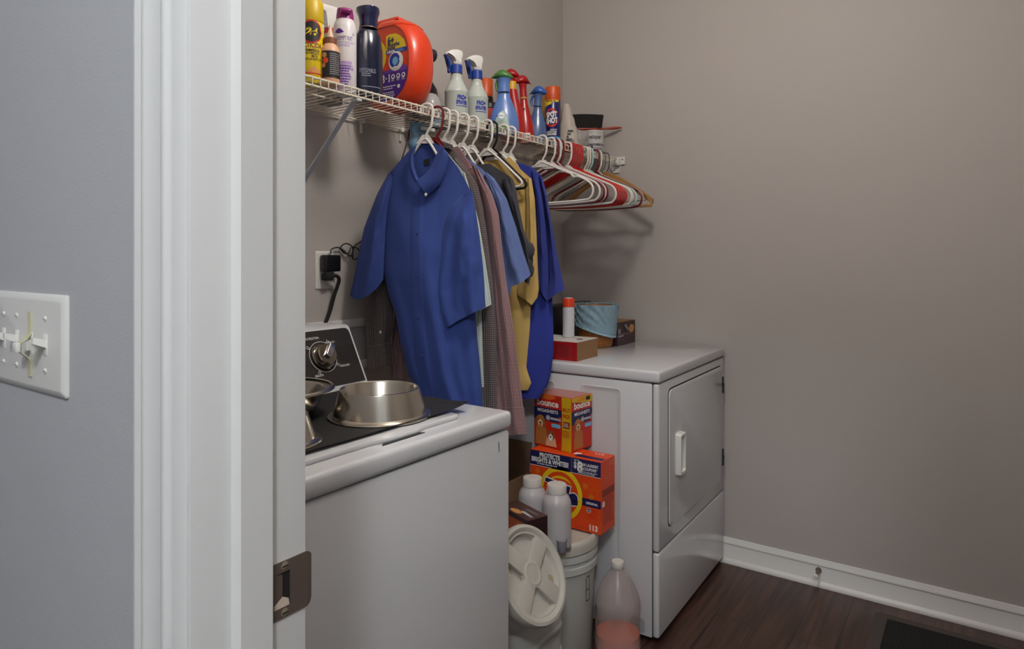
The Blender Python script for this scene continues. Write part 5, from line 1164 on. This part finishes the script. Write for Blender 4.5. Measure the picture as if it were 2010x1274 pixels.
# wicker basket with blue liner
q = U(1170, 684, z=DZ); dd = Vector((q.x, q.y, 0)).normalized()*0.066
t = thing('wicker_basket', 'brown wicker basket with pale blue liner on the dryer', 'basket', (q.x+dd.x, q.y+dd.y, DZ))
bh = 0.168; prof = [(0, 0.002), (0.060, 0.0), (0.066, 0.004)]+[(lerp(0.067, 0.088, k/20)+(0.0022 if k % 2 else 0), 0.008+bh*k/20) for k in range(21)]+[(0.084, bh+0.008), (0.080, bh), (0.062, 0.012), (0, 0.010)]
m_ = mat('wicker', '8A5420', 0.5); nt = m_.node_tree; tc = nd(m_, 'ShaderNodeTexCoord'); sp = nd(m_, 'ShaderNodeTexWave', wave_type='BANDS', bands_direction='Z'); sp.inputs['Scale'].default_value = 36; sp.inputs['Distortion'].default_value = 3; sp.inputs['Detail Scale'].default_value = 6
rp = nd(m_, 'ShaderNodeValToRGB'); rp.color_ramp.elements[0].color = rgb('5E3410'); rp.color_ramp.elements[1].color = rgb('A8692C'); nt.links.new(tc.outputs['Object'], sp.inputs['Vector']); nt.links.new(sp.outputs['Fac'], rp.inputs[0]); nt.links.new(rp.outputs[0], nt.nodes['Principled BSDF'].inputs['Base Color'])
MB().lathe(prof, 48, wob=lambda a, z: 1+0.010*math.sin(22*a+(PI if int(z*119) % 2 else 0))).build('basket_weave', m_, t)
def lw(a, z): return 1+(0.016*math.sin(5*a+40*z)+0.022*math.sin(15*a+150*z+2*math.sin(3*a))+0.012*math.sin(27*a-90*z))*sm((z-0.07)/0.05)
M_LIN = mat('liner_blue_film', '9FC2D4', 0.28, alpha=0.3, bump=(55, 0.9, 0.006)); M_LINW = mat('liner_hem', '9CC4D4', 0.3)
low_ = lambda a: bh*(0.40+0.16*math.cos(a-1.9))        # the hem runs lower on one side
R = []
for k in range(25):
    q_ = k/24; ring = []
    for i in range(128):
        a = 2*PI*i/128; z = lerp(bh+0.012, low_(a), q_); r_ = lerp(0.095, lerp(0.074, 0.092, low_(a)/bh)+0.006, q_)*lw(a, z)
        ring.append(Vector((r_*math.cos(a), r_*math.sin(a), z)))
    R.append(ring)
R.insert(0, [Vector((p_.x*0.90, p_.y*0.90, p_.z-0.001)) for p_ in R[0]]); R.insert(0, [Vector((p_.x*0.86, p_.y*0.86, p_.z-0.04)) for p_ in R[1]])
ln = MB().rings(R, cap0=False, cap1=False).build('liner', M_LIN, t, ang=60)
MB().rings([[Vector((p_.x*1.006, p_.y*1.006, p_.z+dz)) for p_ in R[-1]] for dz in (0.014, 0.0)], cap0=False, cap1=False).build('liner_hem', M_LINW, ln)
def lmap(x, y, hh):
    a = -PI/2-0.6+x/0.085; q_ = min(1, (bh+0.012-y)/(bh+0.012-low_(a))); r_ = lerp(0.095, lerp(0.074, 0.092, low_(a)/bh)+0.006, q_)*lw(a, y)*1.006+0.0008
    return Vector((r_*math.cos(a), r_*math.sin(a), y))
p = Print(lmap)
for j in range(2):
    for i in range(-7, 9): p.ring(i*0.0152+(0.0076 if j else 0), low_(-PI/2-0.6+i*0.0152/0.085)+0.026+0.0145*j, 0.0066, 0.0074, mat('liner_print', 'A4CFDD', 0.4), 1, 6)
p.build(ln, 'hexagon_print')
# dark brown snack box
q = U(1212, 680, z=DZ)
t = thing('snack_box', 'maroon carton with flap hole beside the wicker basket', 'box', (q.x, q.y, DZ), rd)
M_MAR = mat('box_maroon', '3A1E26', 0.4); bx, by, bz = 0.185, 0.105, 0.098
MB().box(0, bx, 0, by, 0, bz).build('carton', M_MAR, t)
b = MB(); b.box(0.004, bx-0.002, 0.004, by-0.01, bz+0.0004, bz+0.0012); b.build('brown_flap', M_CARD, t)
p = Print(flat((0, 0, 0), (1, 0, 0), (0, 0, 1)))
p.poly([(0.042, bz*0.97), (0.110, bz*0.55), (0.075, bz*0.52)], M_BLK, 2); p.poly([(0.008, bz*0.50), (0.030, bz*0.54), (0.034, bz*0.74), (0.024, bz*0.70), (0.010, bz*0.76)], M_GREY, 1); p.poly([(0.07, bz*0.84), (0.085, bz*0.9), (0.125, bz*0.62), (0.112, bz*0.56)], M_GREY, 1)
p.disc(0.145, bz*0.66, 0.026, M_TAN, 2, 0.018); p.disc(0.150, bz*0.63, 0.014, mat('print_amber', 'C88A3C', 0.5), 3, 0.013); p.disc(0.135, bz*0.52, 0.026, mat('print_mocha', '5A3A38', 0.5), 1, 0.02); p.rect(0.008, 0.110, bz*0.47, bz*0.49, M_GREY, 1); p.rect(0.008, 0.06, bz*0.38, bz*0.43, mat('print_mauve', 'BBA6CB', 0.5), 1); p.lines(0.06, bz*0.25, 0.09, bz*0.2, 3, mat('print_mocha', '5A3A38', 0.5), 1); p.build(t)

# ---------------------------------------------------------------- things in the gap between the machines
M_PAIL = mat('pail_plastic', 'BDBFBA', 0.4); M_PAILT = mat('pail_lid_plastic', 'B7B4A8', 0.45, var=(18, 0.06), bump=(40, 0.1, 0.001))
bc = Vector((1.905, 1.166, 0)); br = 0.149; BH = 0.3905
t = thing('bucket', 'round white ribbed bucket on the floor under the orange detergent box', 'bucket', bc)
MB().lathe([(0, 0.003), (br-0.020, 0.0), (br-0.016, 0.006), (br-0.008, 0.28), (br-0.007, 0.288), (br+0.001, 0.290), (br+0.001, 0.310), (br-0.006, 0.312), (br-0.006, 0.325), (br+0.002, 0.327), (br+0.002, 0.345), (br-0.005, 0.347), (br-0.005, 0.365)], 64).build('bucket_body', M_PAIL, t)
MB().lathe([(br-0.003, 0.352), (br+0.0035, 0.353), (br+0.004, 0.376), (br+0.002, 0.386), (br-0.002, 0.3905), (br-0.010, 0.3905), (br-0.013, 0.386), (br-0.018, 0.385), (0, 0.385)], 64).build('bucket_lid', M_PAILT, t)
p = Print(round_(lambda z: br-0.008, math.atan2(-bc.y, -bc.x)+0.95)); p.ring(0, 0.235, 0.0, 0.001, M_BLK, 1); 
for x0, y0 in ((-0.008, 0.265), (-0.012, 0.19)): p.rect(x0, x0+0.018, y0, y0+0.003, M_BLK, 1, 3)
p.rect(-0.012, -0.0095, 0.19, 0.265, M_BLK, 1, 2); p.rect(0.005, 0.0075, 0.19, 0.265, M_BLK, 1, 2); p.rect(-0.010, 0.006, 0.225, 0.228, M_BLK, 1, 3); p.build(t, 'side_marking')
MB().tube(spline([Vector((math.cos(a)*(br+0.006), math.sin(a)*(br+0.006), 0.318-0.11*math.sin((a+0.4)*1.0)**2)) for a in [0.4+PI-k*PI/14 for k in range(15)]], 3), 0.002, 6).build('wire_handle', M_NICKEL, t)
# big orange detergent box
M_BXO = mat('box_orange', 'D8430A', 0.45)
t = thing('detergent_box', 'large orange detergent powder box standing on the white bucket', 'box', (1.930, 0.998, BH+0.0004))
TW, TD, THh = 0.270, 0.100, 0.234
MB().box(0, TD, 0, TW, 0, THh, bev=0.001, seg=1).build('carton', M_BXO, t)
p = Print(flat((0, TW, 0), (0, -1, 0), (0, 0, 1)))     # x from the left edge, y up
p.rect(0.0, TW, THh*0.785, THh-0.001, M_NAVY, 1); p.rect(0, TW, THh*0.778, THh*0.785, M_WHT, 1)
p.text('PROTECTS', 0.078, THh*0.945, 0.080, 0.016, M_WHT, 2, 0.04); p.text('BRIGHTS & WHITES!', 0.078, THh*0.870, 0.145, 0.017, M_WHT, 2, 0.04); p.lines(0.078, THh*0.815, 0.10, 0.006, 1, M_WHT, 2)
for k in range(8): p.disc(0.163, THh*(0.80+0.026*k), 0.001, M_WHT, 2, n=8)
p.text('UP TO', 0.182, THh*0.965, 0.02, 0.006, M_WHT, 2); p.text('$', 0.176, THh*0.895, 0.011, 0.024, M_WHT, 2, 0.03); p.text('8', 0.194, THh*0.885, 0.022, 0.036, M_WHT, 2, 0.05); p.text('IN LAUNDRY', 0.234, THh*0.925, 0.056, 0.010, M_WHT, 2, 0.03); p.text('COUPONS*', 0.232, THh*0.870, 0.052, 0.010, M_WHT, 2, 0.03); p.lines(0.225, THh*0.815, 0.075, 0.010, 2, M_WHT, 2)
tx, ty = 0.120, THh*0.45
p.disc(tx, ty, 0.083, M_YEL, 1, 0.088, 48); p.disc(tx, ty, 0.068, M_BXO, 2, 0.072, 48); p.disc(tx, ty+0.028, 0.044, M_YEL, 3, 0.030); p.disc(tx, ty+0.020, 0.050, M_BXO, 4, 0.030)
p.text('Tide', tx+0.002, ty+0.006, 0.140, 0.064, M_WHT, 5, 0.09, -0.16, 0.12); p.text('Tide', tx+0.002, ty+0.006, 0.134, 0.056, M_NAVY, 6, 0.05, -0.16, 0.12)
p.rect(0.202, TW, THh*0.355, THh*0.465, M_NAVY, 1); p.text('ORIGINAL', 0.238, THh*0.405, 0.044, 0.008, M_WHT, 2, 0.03)
for i, (x, y) in enumerate(((0.213, 0.63), (0.235, 0.64), (0.256, 0.64), (0.246, 0.56), (0.225, 0.555), (0.263, 0.55), (0.235, 0.50), (0.03, 0.70))): (p.disc(x, THh*y, 0.010, mat('print_amber_orange', 'D5691A', 0.45), 1) if i in (0, 6, 7) else p.ring(x, THh*y, 0.0098, 0.0106, mat('print_amber_orange', 'D5691A', 0.45), 1, 24))
p.disc(0.226, THh*0.305, 0.008, M_WHT, 1); p.disc(0.226, THh*0.305, 0.0066, M_NAVY, 2); p.text('he', 0.226, THh*0.305, 0.008, 0.006, M_WHT, 3, 0.02); p.lines(0.250, THh*0.30, 0.024, 0.014, 3, M_RED, 1); p.lines(0.240, THh*0.23, 0.034, 0.014, 3, M_RED, 1); p.lines(0.205, THh*0.045, 0.06, 0.010, 2, M_RED, 1)
p.text('113', 0.244, THh*0.075, 0.029, 0.019, M_WHT, 2, 0.04)
p.build(t)
p = Print(flat((0, 0, 0), (1, 0, 0), (0, 0, 1))); p.text('113', TD-0.022, THh*0.925, 0.030, 0.018, mat('print_peach', 'D98A66', 0.5), 1, 0.02)
for x in (0.036, 0.066): p.ring(x, THh*0.735, 0.009, 0.0102, M_TAN, 1, 24); p.lines(x, THh*0.735, 0.009, 0.010, 3, M_TAN, 1)
p.rect(0.010, TD-0.004, THh*0.50, THh*0.60, mat('print_brick', '8A2C12', 0.5), 1); p.lines(0.055, THh*0.30, 0.08, THh*0.38, 14, mat('print_brick', '8A2C12', 0.5), 1); p.rect(0.010, 0.026, THh*0.37, THh*0.44, M_WHT, 2); p.build(t, 'side_printing')
p = Print(flat((0, TW, THh), (0, -1, 0), (1, 0, 0))); p.rect(0.165, TW-0.004, 0.016, 0.040, M_NAVY, 1); p.text('113', 0.225, 0.080, 0.030, 0.014, M_WHT, 1, 0.02); p.poly([(0.150, 0.030), (0.175, 0.044), (0.170, 0.055), (0.150, 0.050)], M_WHT, 2); p.build(t, 'top_printing')
# dryer sheets box, turned a little
zb = BH+0.0004+THh+0.0012
c0 = U(1122, 889, z=zb); rr_ = math.radians(-7)
M_BXR = mat('box_scarlet', 'BE2414', 0.4); M_BXY = mat('box_yellow', 'D0A618', 0.4)
t = thing('dryer_sheet_box', 'red dryer sheet box with two dogs, on top of the orange box', 'box', (c0.x, c0.y, zb), rr_)
f1 = U(1041, 874, z=zb); BW = (Vector((f1.x, f1.y, 0))-Vector((c0.x, c0.y, 0))).length; BD = 0.118; BHt = (890-784)/F*((c0.x*FW.x+c0.y*FW.y))
MB().box(0, BD, 0, BW, 0, BHt, bev=0.001, seg=1).build('carton', M_BXR, t)
def dogs(p, x, sc, two=True):
    M_G1 = mat('print_golden', 'A86A30', 0.6); M_G2 = mat('print_cream', 'D2AE86', 0.6); M_G3 = mat('print_rust', '9A4E1C', 0.6)
    p.poly([(x-0.024*sc, 0.006), (x+0.030*sc, 0.006), (x+0.026*sc, BHt*0.33), (x+0.018*sc, BHt*0.42), (x-0.018*sc, BHt*0.42)], M_G1, 2); p.disc(x, BHt*0.475, 0.021*sc, M_G1, 3, 0.022); p.disc(x-0.018*sc, BHt*0.45, 0.007*sc, M_G3, 4, 0.016); p.disc(x+0.018*sc, BHt*0.45, 0.007*sc, M_G3, 4, 0.016); p.disc(x, BHt*0.44, 0.012*sc, M_G2, 5, 0.013)
    p.disc(x-0.008*sc, BHt*0.50, 0.0022*sc, M_BLK, 6); p.disc(x+0.008*sc, BHt*0.50, 0.0022*sc, M_BLK, 6); p.disc(x, BHt*0.445, 0.0042*sc, M_BLK, 6, 0.003); p.disc(x, BHt*0.40, 0.003*sc, M_RED, 6, 0.004)
    if two:
        x2 = x+0.046; p.poly([(x2-0.022, 0.006), (x2+0.026, 0.006), (x2+0.020, BHt*0.20), (x2-0.018, BHt*0.20)], M_G2, 4); p.disc(x2, BHt*0.235, 0.018, M_G3, 5, 0.017); p.poly([(x2-0.017, BHt*0.25), (x2-0.015, BHt*0.37), (x2-0.006, BHt*0.30)], M_G3, 5); p.poly([(x2+0.017, BHt*0.25), (x2+0.016, BHt*0.37), (x2+0.006, BHt*0.30)], M_G3, 5); p.disc(x2, BHt*0.20, 0.010, M_WHT, 6, 0.012)
        for s_ in (-1, 1): p.disc(x2+s_*0.007, BHt*0.255, 0.002, M_BLK, 7)
        p.disc(x2, BHt*0.215, 0.0035, M_BLK, 7, 0.0028)
def bounce(p, w, two):
    p.disc(w*0.45, BHt*0.96, w*0.34, mat('print_flame', 'D8661A', 0.5), 1, BHt*0.05)
    p.text('bounce', w*0.5, BHt*0.845, w*0.78, BHt*0.13, M_WHT, 3, 0.03)
    p.rect(0.0, w, BHt*0.62, BHt*0.745, M_NAVY, 1); p.rect(0.0, w*0.9, BHt*0.50, BHt*0.62, M_NAVY, 1); p.text('MEGASHEETS', w*0.5, BHt*0.69, w*0.74, BHt*0.062, M_WHT, 3, 0.02)
    p.disc(w*0.52, BHt*0.565, 0.010, M_GREY, 3); p.text('3X', w*0.52, BHt*0.565, 0.012, 0.009, M_WHT, 4, 0.02); p.rect(w*0.60, w*0.98, BHt*0.535, BHt*0.585, M_GREY, 2); p.lines(w*0.79, BHt*0.56, w*0.34, 0.007, 2, M_WHT, 3)
    p.poly([(q.x, q.y) for q in rrect(w*0.32, BHt*0.07, 0.004, 4, w*0.80, BHt*0.435)], M_LBLU, 2)
fw_ = BW*0.745
p = Print(flat((0, BW, 0), (0, -1, 0), (0, 0, 1))); bounce(p, fw_, True); dogs(p, fw_*0.24, 1.0)
e_ = [(fw_+0.003*math.sin(k/6*PI), BHt*k/6) for k in range(7)]
p.poly(e_[::-1]+[(BW, 0), (BW, BHt)], M_BXY, 5)
p.text('MULTI', lerp(fw_, BW, 0.52), BHt*0.77, (BW-fw_)*0.76, 0.013, M_RED, 7, 0.03); p.text('PACK', lerp(fw_, BW, 0.52), BHt*0.655, (BW-fw_)*0.72, 0.014, M_RED, 7, 0.03)
p.rect(lerp(fw_, BW, 0.2), lerp(fw_, BW, 0.85), BHt*0.43, BHt*0.55, mat('print_brick', '8A2C12', 0.5), 7); p.lines(lerp(fw_, BW, 0.52), BHt*0.49, (BW-fw_)*0.5, 0.014, 3, M_WHT, 8); p.lines(lerp(fw_, BW, 0.5), BHt*0.32, (BW-fw_)*0.75, 0.026, 4, M_RED, 7); p.build(t)
p = Print(flat((0, 0, 0), (1, 0, 0), (0, 0, 1))); bounce(p, BD, False); dogs(p, BD*0.30, 1.0, False)
p.poly([(0, BHt), (BD, BHt), (BD, BHt*0.86), (BD*0.5, BHt*0.88), (0, BHt*0.93)], M_BXY, 5); p.text('ACTIVE', BD*0.45, BHt*0.945, 0.04, 0.010, M_ORG, 6, 0.02); p.rect(BD*0.68, BD*0.88, BHt*0.91, BHt*0.98, M_BLK, 6); p.build(t, 'side_printing')
p = Print(flat((0, BW, BHt), (0, -1, 0), (1, 0, 0))); p.rect(0.004, BW-0.004, 0.004, BD-0.004, mat('print_washed_red', 'B06A62', 0.3), 1); p.build(t, 'top_printing')
# two supplement bottles on the bucket lid
M_HD = mat('cloudy_bottle', 'C4C0C2', 0.3, alpha=0.2); LZ = 0.3856
def sup(xy, label, h=0.192, turn=0):
    t = thing('plastic_bottle', label, 'bottle', (xy[0], xy[1], LZ), turn, 'cloudy white capped bottles on the bucket')
    r = 0.0455
    MB().lathe([(0, 0.002), (r-0.004, 0), (r, 0.004), (r, h*0.68), (r*0.97, h*0.73), (r*0.84, h*0.80), (r*0.66, h*0.85), (r*0.62, h*0.87)], 44).build('bottle_body', M_HD, t)
    MB().lathe([(r*0.64, h*0.862), (r*0.67, h*0.866), (r*0.67, h*0.985), (r*0.64, h), (0, h)], 44, wob=lambda a, z: 1+0.006*math.sin(44*a)).build('cap', mat('cap_white', 'CBC5BE', 0.4), t)
sup((1.798, 1.083), 'front of the two cloudy white capped bottles on the bucket')
sup((1.802, 1.176), 'rear cloudy white capped bottle, farther left on the bucket', 0.194, 0.7)
q = U(1096, 1084, z=LZ)
t = thing('measuring_cup', 'small grey translucent scoop cup at the foot of front bottle', 'cup', (1.768, 1.047, LZ))
MB().lathe([(0, 0.001), (0.012, 0), (0.013, 0.002), (0.0165, 0.036), (0.0175, 0.037), (0.0155, 0.036), (0.012, 0.003), (0, 0.003)], 28).build('cup_body', mat('grey_clear', 'A4A2AA', 0.25, alpha=0.4), t)
MB().tube(spline([(0.014, -0.008, 0.008), (0.024, -0.016, 0.006), (0.028, -0.014, 0.010)], 4), 0.003, 8).build('cup_handle', mat('grey_clear_dark', '5E5C60', 0.3), t)
# pet food container with slanted screw lid
t = thing('food_container', 'grey white pet food container with slanted round screw lid', 'container', (1.535, 1.140, 0))
M_VIT = mat('container_plastic', 'B3B5B2', 0.4); M_GAM = mat('gamma_lid_plastic', 'B0ADA4', 0.45, var=(14, 0.07))
nrm = Vector((-0.03, -0.86, 0.49)).normalized(); lc = U(1044, 1127, x=1.47)-t.location
b = MB(); P = rrect(0.325, 0.30, 0.05, 5)
b.rings([[Vector((p_.x*k, p_.y*k2+dy, z)) for p_ in P] for k, k2, dy, z in ((0.93, 0.93, 0, 0.0), (1, 1, 0, 0.02), (1, 1, 0, 0.25), (1.0, 0.96, 0.006, 0.28), (0.99, 0.88, 0.018, 0.33), (0.98, 0.82, 0.026, 0.38), (0.97, 0.78, 0.030, 0.44), (0.95, 0.74, 0.030, 0.458), (0.85, 0.66, 0.030, 0.460))])
b.build('container_body', M_VIT, t)
for z in (0.08, 0.15, 0.22): MB().rings([[Vector((p_.x*k, p_.y*k, zz)) for p_ in P] for k, zz in ((0.995, z-0.012), (1.018, z-0.006), (1.018, z+0.006), (0.995, z+0.012))]).build('moulded_rib', M_VIT, t)
ux = Vector((1, 0, 0)); ux = (ux-nrm*ux.dot(nrm)).normalized(); Mg = frame(lc, ux, nrm.cross(ux))
g0 = 0.121
MB().lathe([(g0-0.004, -0.12), (g0-0.004, -0.022), (g0+0.002, -0.020), (g0+0.002, -0.010), (g0-0.006, -0.008)], 56, M=Mg).build('neck_ring', M_VIT, t)
ld = MB().lathe([(g0-0.004, -0.018), (g0+0.004, -0.014), (g0+0.005, 0.0), (g0+0.002, 0.008), (g0-0.006, 0.010), (g0-0.012, 0.007), (g0-0.016, 0.004), (g0-0.020, 0.004), (g0-0.026, -0.010), (0, -0.010)], 72, M=Mg)
ldo = ld.build('screw_lid', M_GAM, t)
b = MB(); Mr = Mg @ Matrix.Rotation(0.62, 4, 'Z')
for k in range(4):
    a = k*PI/2; A = Mr @ Matrix.Rotation(a, 4, 'Z')
    b.prism([(0.0, -0.020), (g0-0.020, -0.024), (g0-0.020, 0.024), (0.0, 0.020)], -0.011, 0.004, bev=0.003, M=A)
b.lathe([(0.036, -0.008), (0.034, 0.004), (0.026, 0.0062), (0.024, 0.0052), (0.016, 0.0062), (0, 0.0062)], 32, M=Mr)
b.build('lid_ribs', M_GAM, ldo)
b = MB(); 
for k, (a0, rr2, ln_) in enumerate(((0.2, 0.07, 0.02), (-0.5, 0.085, 0.03), (-0.9, 0.06, 0.02), (2.6, 0.07, 0.018))):
    b.prism([(rr2*math.cos(a0)+ln_*(0.5+0.3*math.sin(5*i+k))*math.cos(2*PI*i/9)*0.5, rr2*math.sin(a0)+ln_*(0.5+0.3*math.sin(3*i))*math.sin(2*PI*i/9)) for i in range(9)], -0.0101, -0.0097, M=Mg)
b.build('dirt_stain', mat('dirt_tan', '9C8F76', 0.7), ldo)
# brown snack carton on the container
c0 = U(1032, 1026, x=1.405)
t = thing('snack_box', 'dark brown carton with orange side lying on the pet food container', 'box', (1.6625, 1.120, 0.4605), math.radians(70-90))
M_BRN = mat('box_brown', '2E1A1C', 0.4); bx, by, bz = 0.072, 0.150, 0.068
MB().box(-bx/2, bx/2, -by/2, by/2, 0, bz, bev=0.0008, seg=1).build('carton', M_BRN, t)
p = Print(flat((-bx/2, by/2, 0), (0, -1, 0), (0, 0, 1))); p.rect(0, by-0.002, 0.0, bz-0.012, mat('print_burnt_orange', 'A8481A', 0.5), 1); p.lines(by*0.80, bz*0.42, 0.05, bz*0.6, 7, M_TAN, 2); p.build(t)
p = Print(flat((-bx/2, by/2, bz), (0, -1, 0), (1, 0, 0))); p.rect(0, by, 0.0, bx, mat('print_coffee', '4A302C', 0.5), 1); p.disc(by*0.45, 0.018, 0.026, M_TAN, 2, 0.011); p.poly([(by*0.5, 0.026), (by*0.9, 0.020), (by*0.92, 0.030), (by*0.55, 0.038)], M_GREY, 2); p.lines(by*0.72, 0.028, 0.05, 0.008, 1, M_WHT, 3); p.lines(by*0.7, 0.050, 0.06, 0.012, 2, M_GREY, 2); p.build(t, 'top_printing')
p = Print(flat((-bx/2, -by/2, 0), (1, 0, 0), (0, 0, 1))); p.text('1', bx*0.58, bz*0.38, 0.004, 0.014, M_WHT, 1, 0.02); p.build(t, 'end_mark')
# open cardboard carton behind
t = thing('open_carton', 'open brown cardboard carton on the floor behind bucket and container', 'box', (1.915, 1.475, 0))
W_, D_, H_ = 0.29, 0.25, 0.497; M_CB = mat('carton_brown', '7E6248', 0.8)
b = MB()
for q in ((-W_/2, W_/2, -D_/2, -D_/2+0.004), (-W_/2, W_/2, D_/2-0.004, D_/2), (-W_/2, -W_/2+0.004, -D_/2, D_/2), (W_/2-0.004, W_/2, -D_/2, D_/2)): b.box(q[0], q[1], q[2], q[3], 0, H_)
b.box(-W_/2, W_/2, -D_/2, D_/2, 0, 0.004); b.build('carton', M_CB, t)
MB().rings([[Vector((W_/2, y, H_)) for y in (-D_/2+0.01, D_/2-0.01)]+[Vector((W_/2-0.003, y, H_)) for y in (D_/2-0.01, -D_/2+0.01)], [Vector((W_/2+0.022, y, H_+0.10)) for y in (-D_/2+0.01, D_/2-0.01)]+[Vector((W_/2+0.019, y, H_+0.10)) for y in (D_/2-0.01, -D_/2+0.01)]]).build('flap', M_CB, t)
MB().rings([[Vector((x, D_/2, H_)) for x in (-W_/2, W_/2)]+[Vector((x, D_/2-0.003, H_)) for x in (W_/2, -W_/2)], [Vector((x, D_/2+0.05, H_+0.11)) for x in (-W_/2, W_/2)]+[Vector((x, D_/2+0.047, H_+0.11)) for x in (W_/2, -W_/2)]]).build('flap', mat('carton_dark', '4E3A2C', 0.8), t)
t = thing('dark_pack', 'dark package and white paper inside the open cardboard carton', 'package', (1.915, 1.475, 0.0052))
MB().box(-0.12, 0.12, -0.10, 0.10, 0, 0.40, bev=0.01).build('pack_body', M_BLACKM, t)
MB().box(-0.05, 0.06, -0.05, 0.03, 0.402, 0.478, bev=0.004, M=Matrix.Rotation(0.4, 4, 'Z')).build('brown_pack', mat('carton_dark', '4E3A2C', 0.8), t)
MB().prism([(-0.10, -0.03), (0.02, -0.055), (0.035, 0.02), (-0.08, 0.05)], 0, 0.002, M=Matrix.Translation((-0.05, -0.03, 0.450)) @ Matrix.Rotation(0.35, 4, 'X')).build('paper', M_BOXW, t)
# gallon jug with orange liquid
t = thing('gallon_jug', 'clear gallon jug with orange liquid on the floor by dryer', 'jug', (1.990, 0.968, 0), 0.3)
M_JUG = mat('jug_plastic', 'D6CDCA', 0.22, alpha=0.68); r = 0.0735
jp = [(0, 0.004), (r-0.008, 0.001), (r, 0.008), (r, 0.035), (r-0.0015, 0.04), (r-0.0015, 0.13), (r, 0.135), (r*1.005, 0.158), (r*0.985, 0.172), (r*0.90, 0.192), (r*0.76, 0.217), (r*0.56, 0.243), (r*0.38, 0.262), (0.019, 0.274), (0.018, 0.282)]
MB().lathe(jp, 48).build('jug_body', M_JUG, t)
MB().lathe([(0, 0.006), (r-0.011, 0.005), (r-0.0035, 0.012), (r-0.0035, 0.066), (0, 0.066)], 44).build('liquid', mat('orange_liquid', 'E26A34', 0.2, alpha=0.1), t)
MB().lathe([(0.0195, 0.274), (0.0205, 0.276), (0.0205, 0.293), (0.0185, 0.296), (0, 0.296)], 36, wob=lambda a, z: 1+0.01*math.sin(30*a)).build('cap', mat('cap_white', 'CBC5BE', 0.4), t)
MB().tube([(0.0, 0.0, 0.272), (0, 0.0, 0.18), (0.0, 0.0, 0.155)], lambda q: lerp(0.009, 0.013, q), 14).build('inner_grip', mat('jug_grip', 'D2C6C0', 0.3, alpha=0.1), t)
p = Print(round_(r-0.0005, math.atan2(-0.968, -1.99)-0.3-1.25)); p.rect(-0.020, 0.012, 0.03, 0.165, mat('label_cream', 'A89C90', 0.5), 1, 8); p.lines(-0.004, 0.10, 0.024, 0.11, 9, M_GREY, 2); p.build(t, 'jug_label')
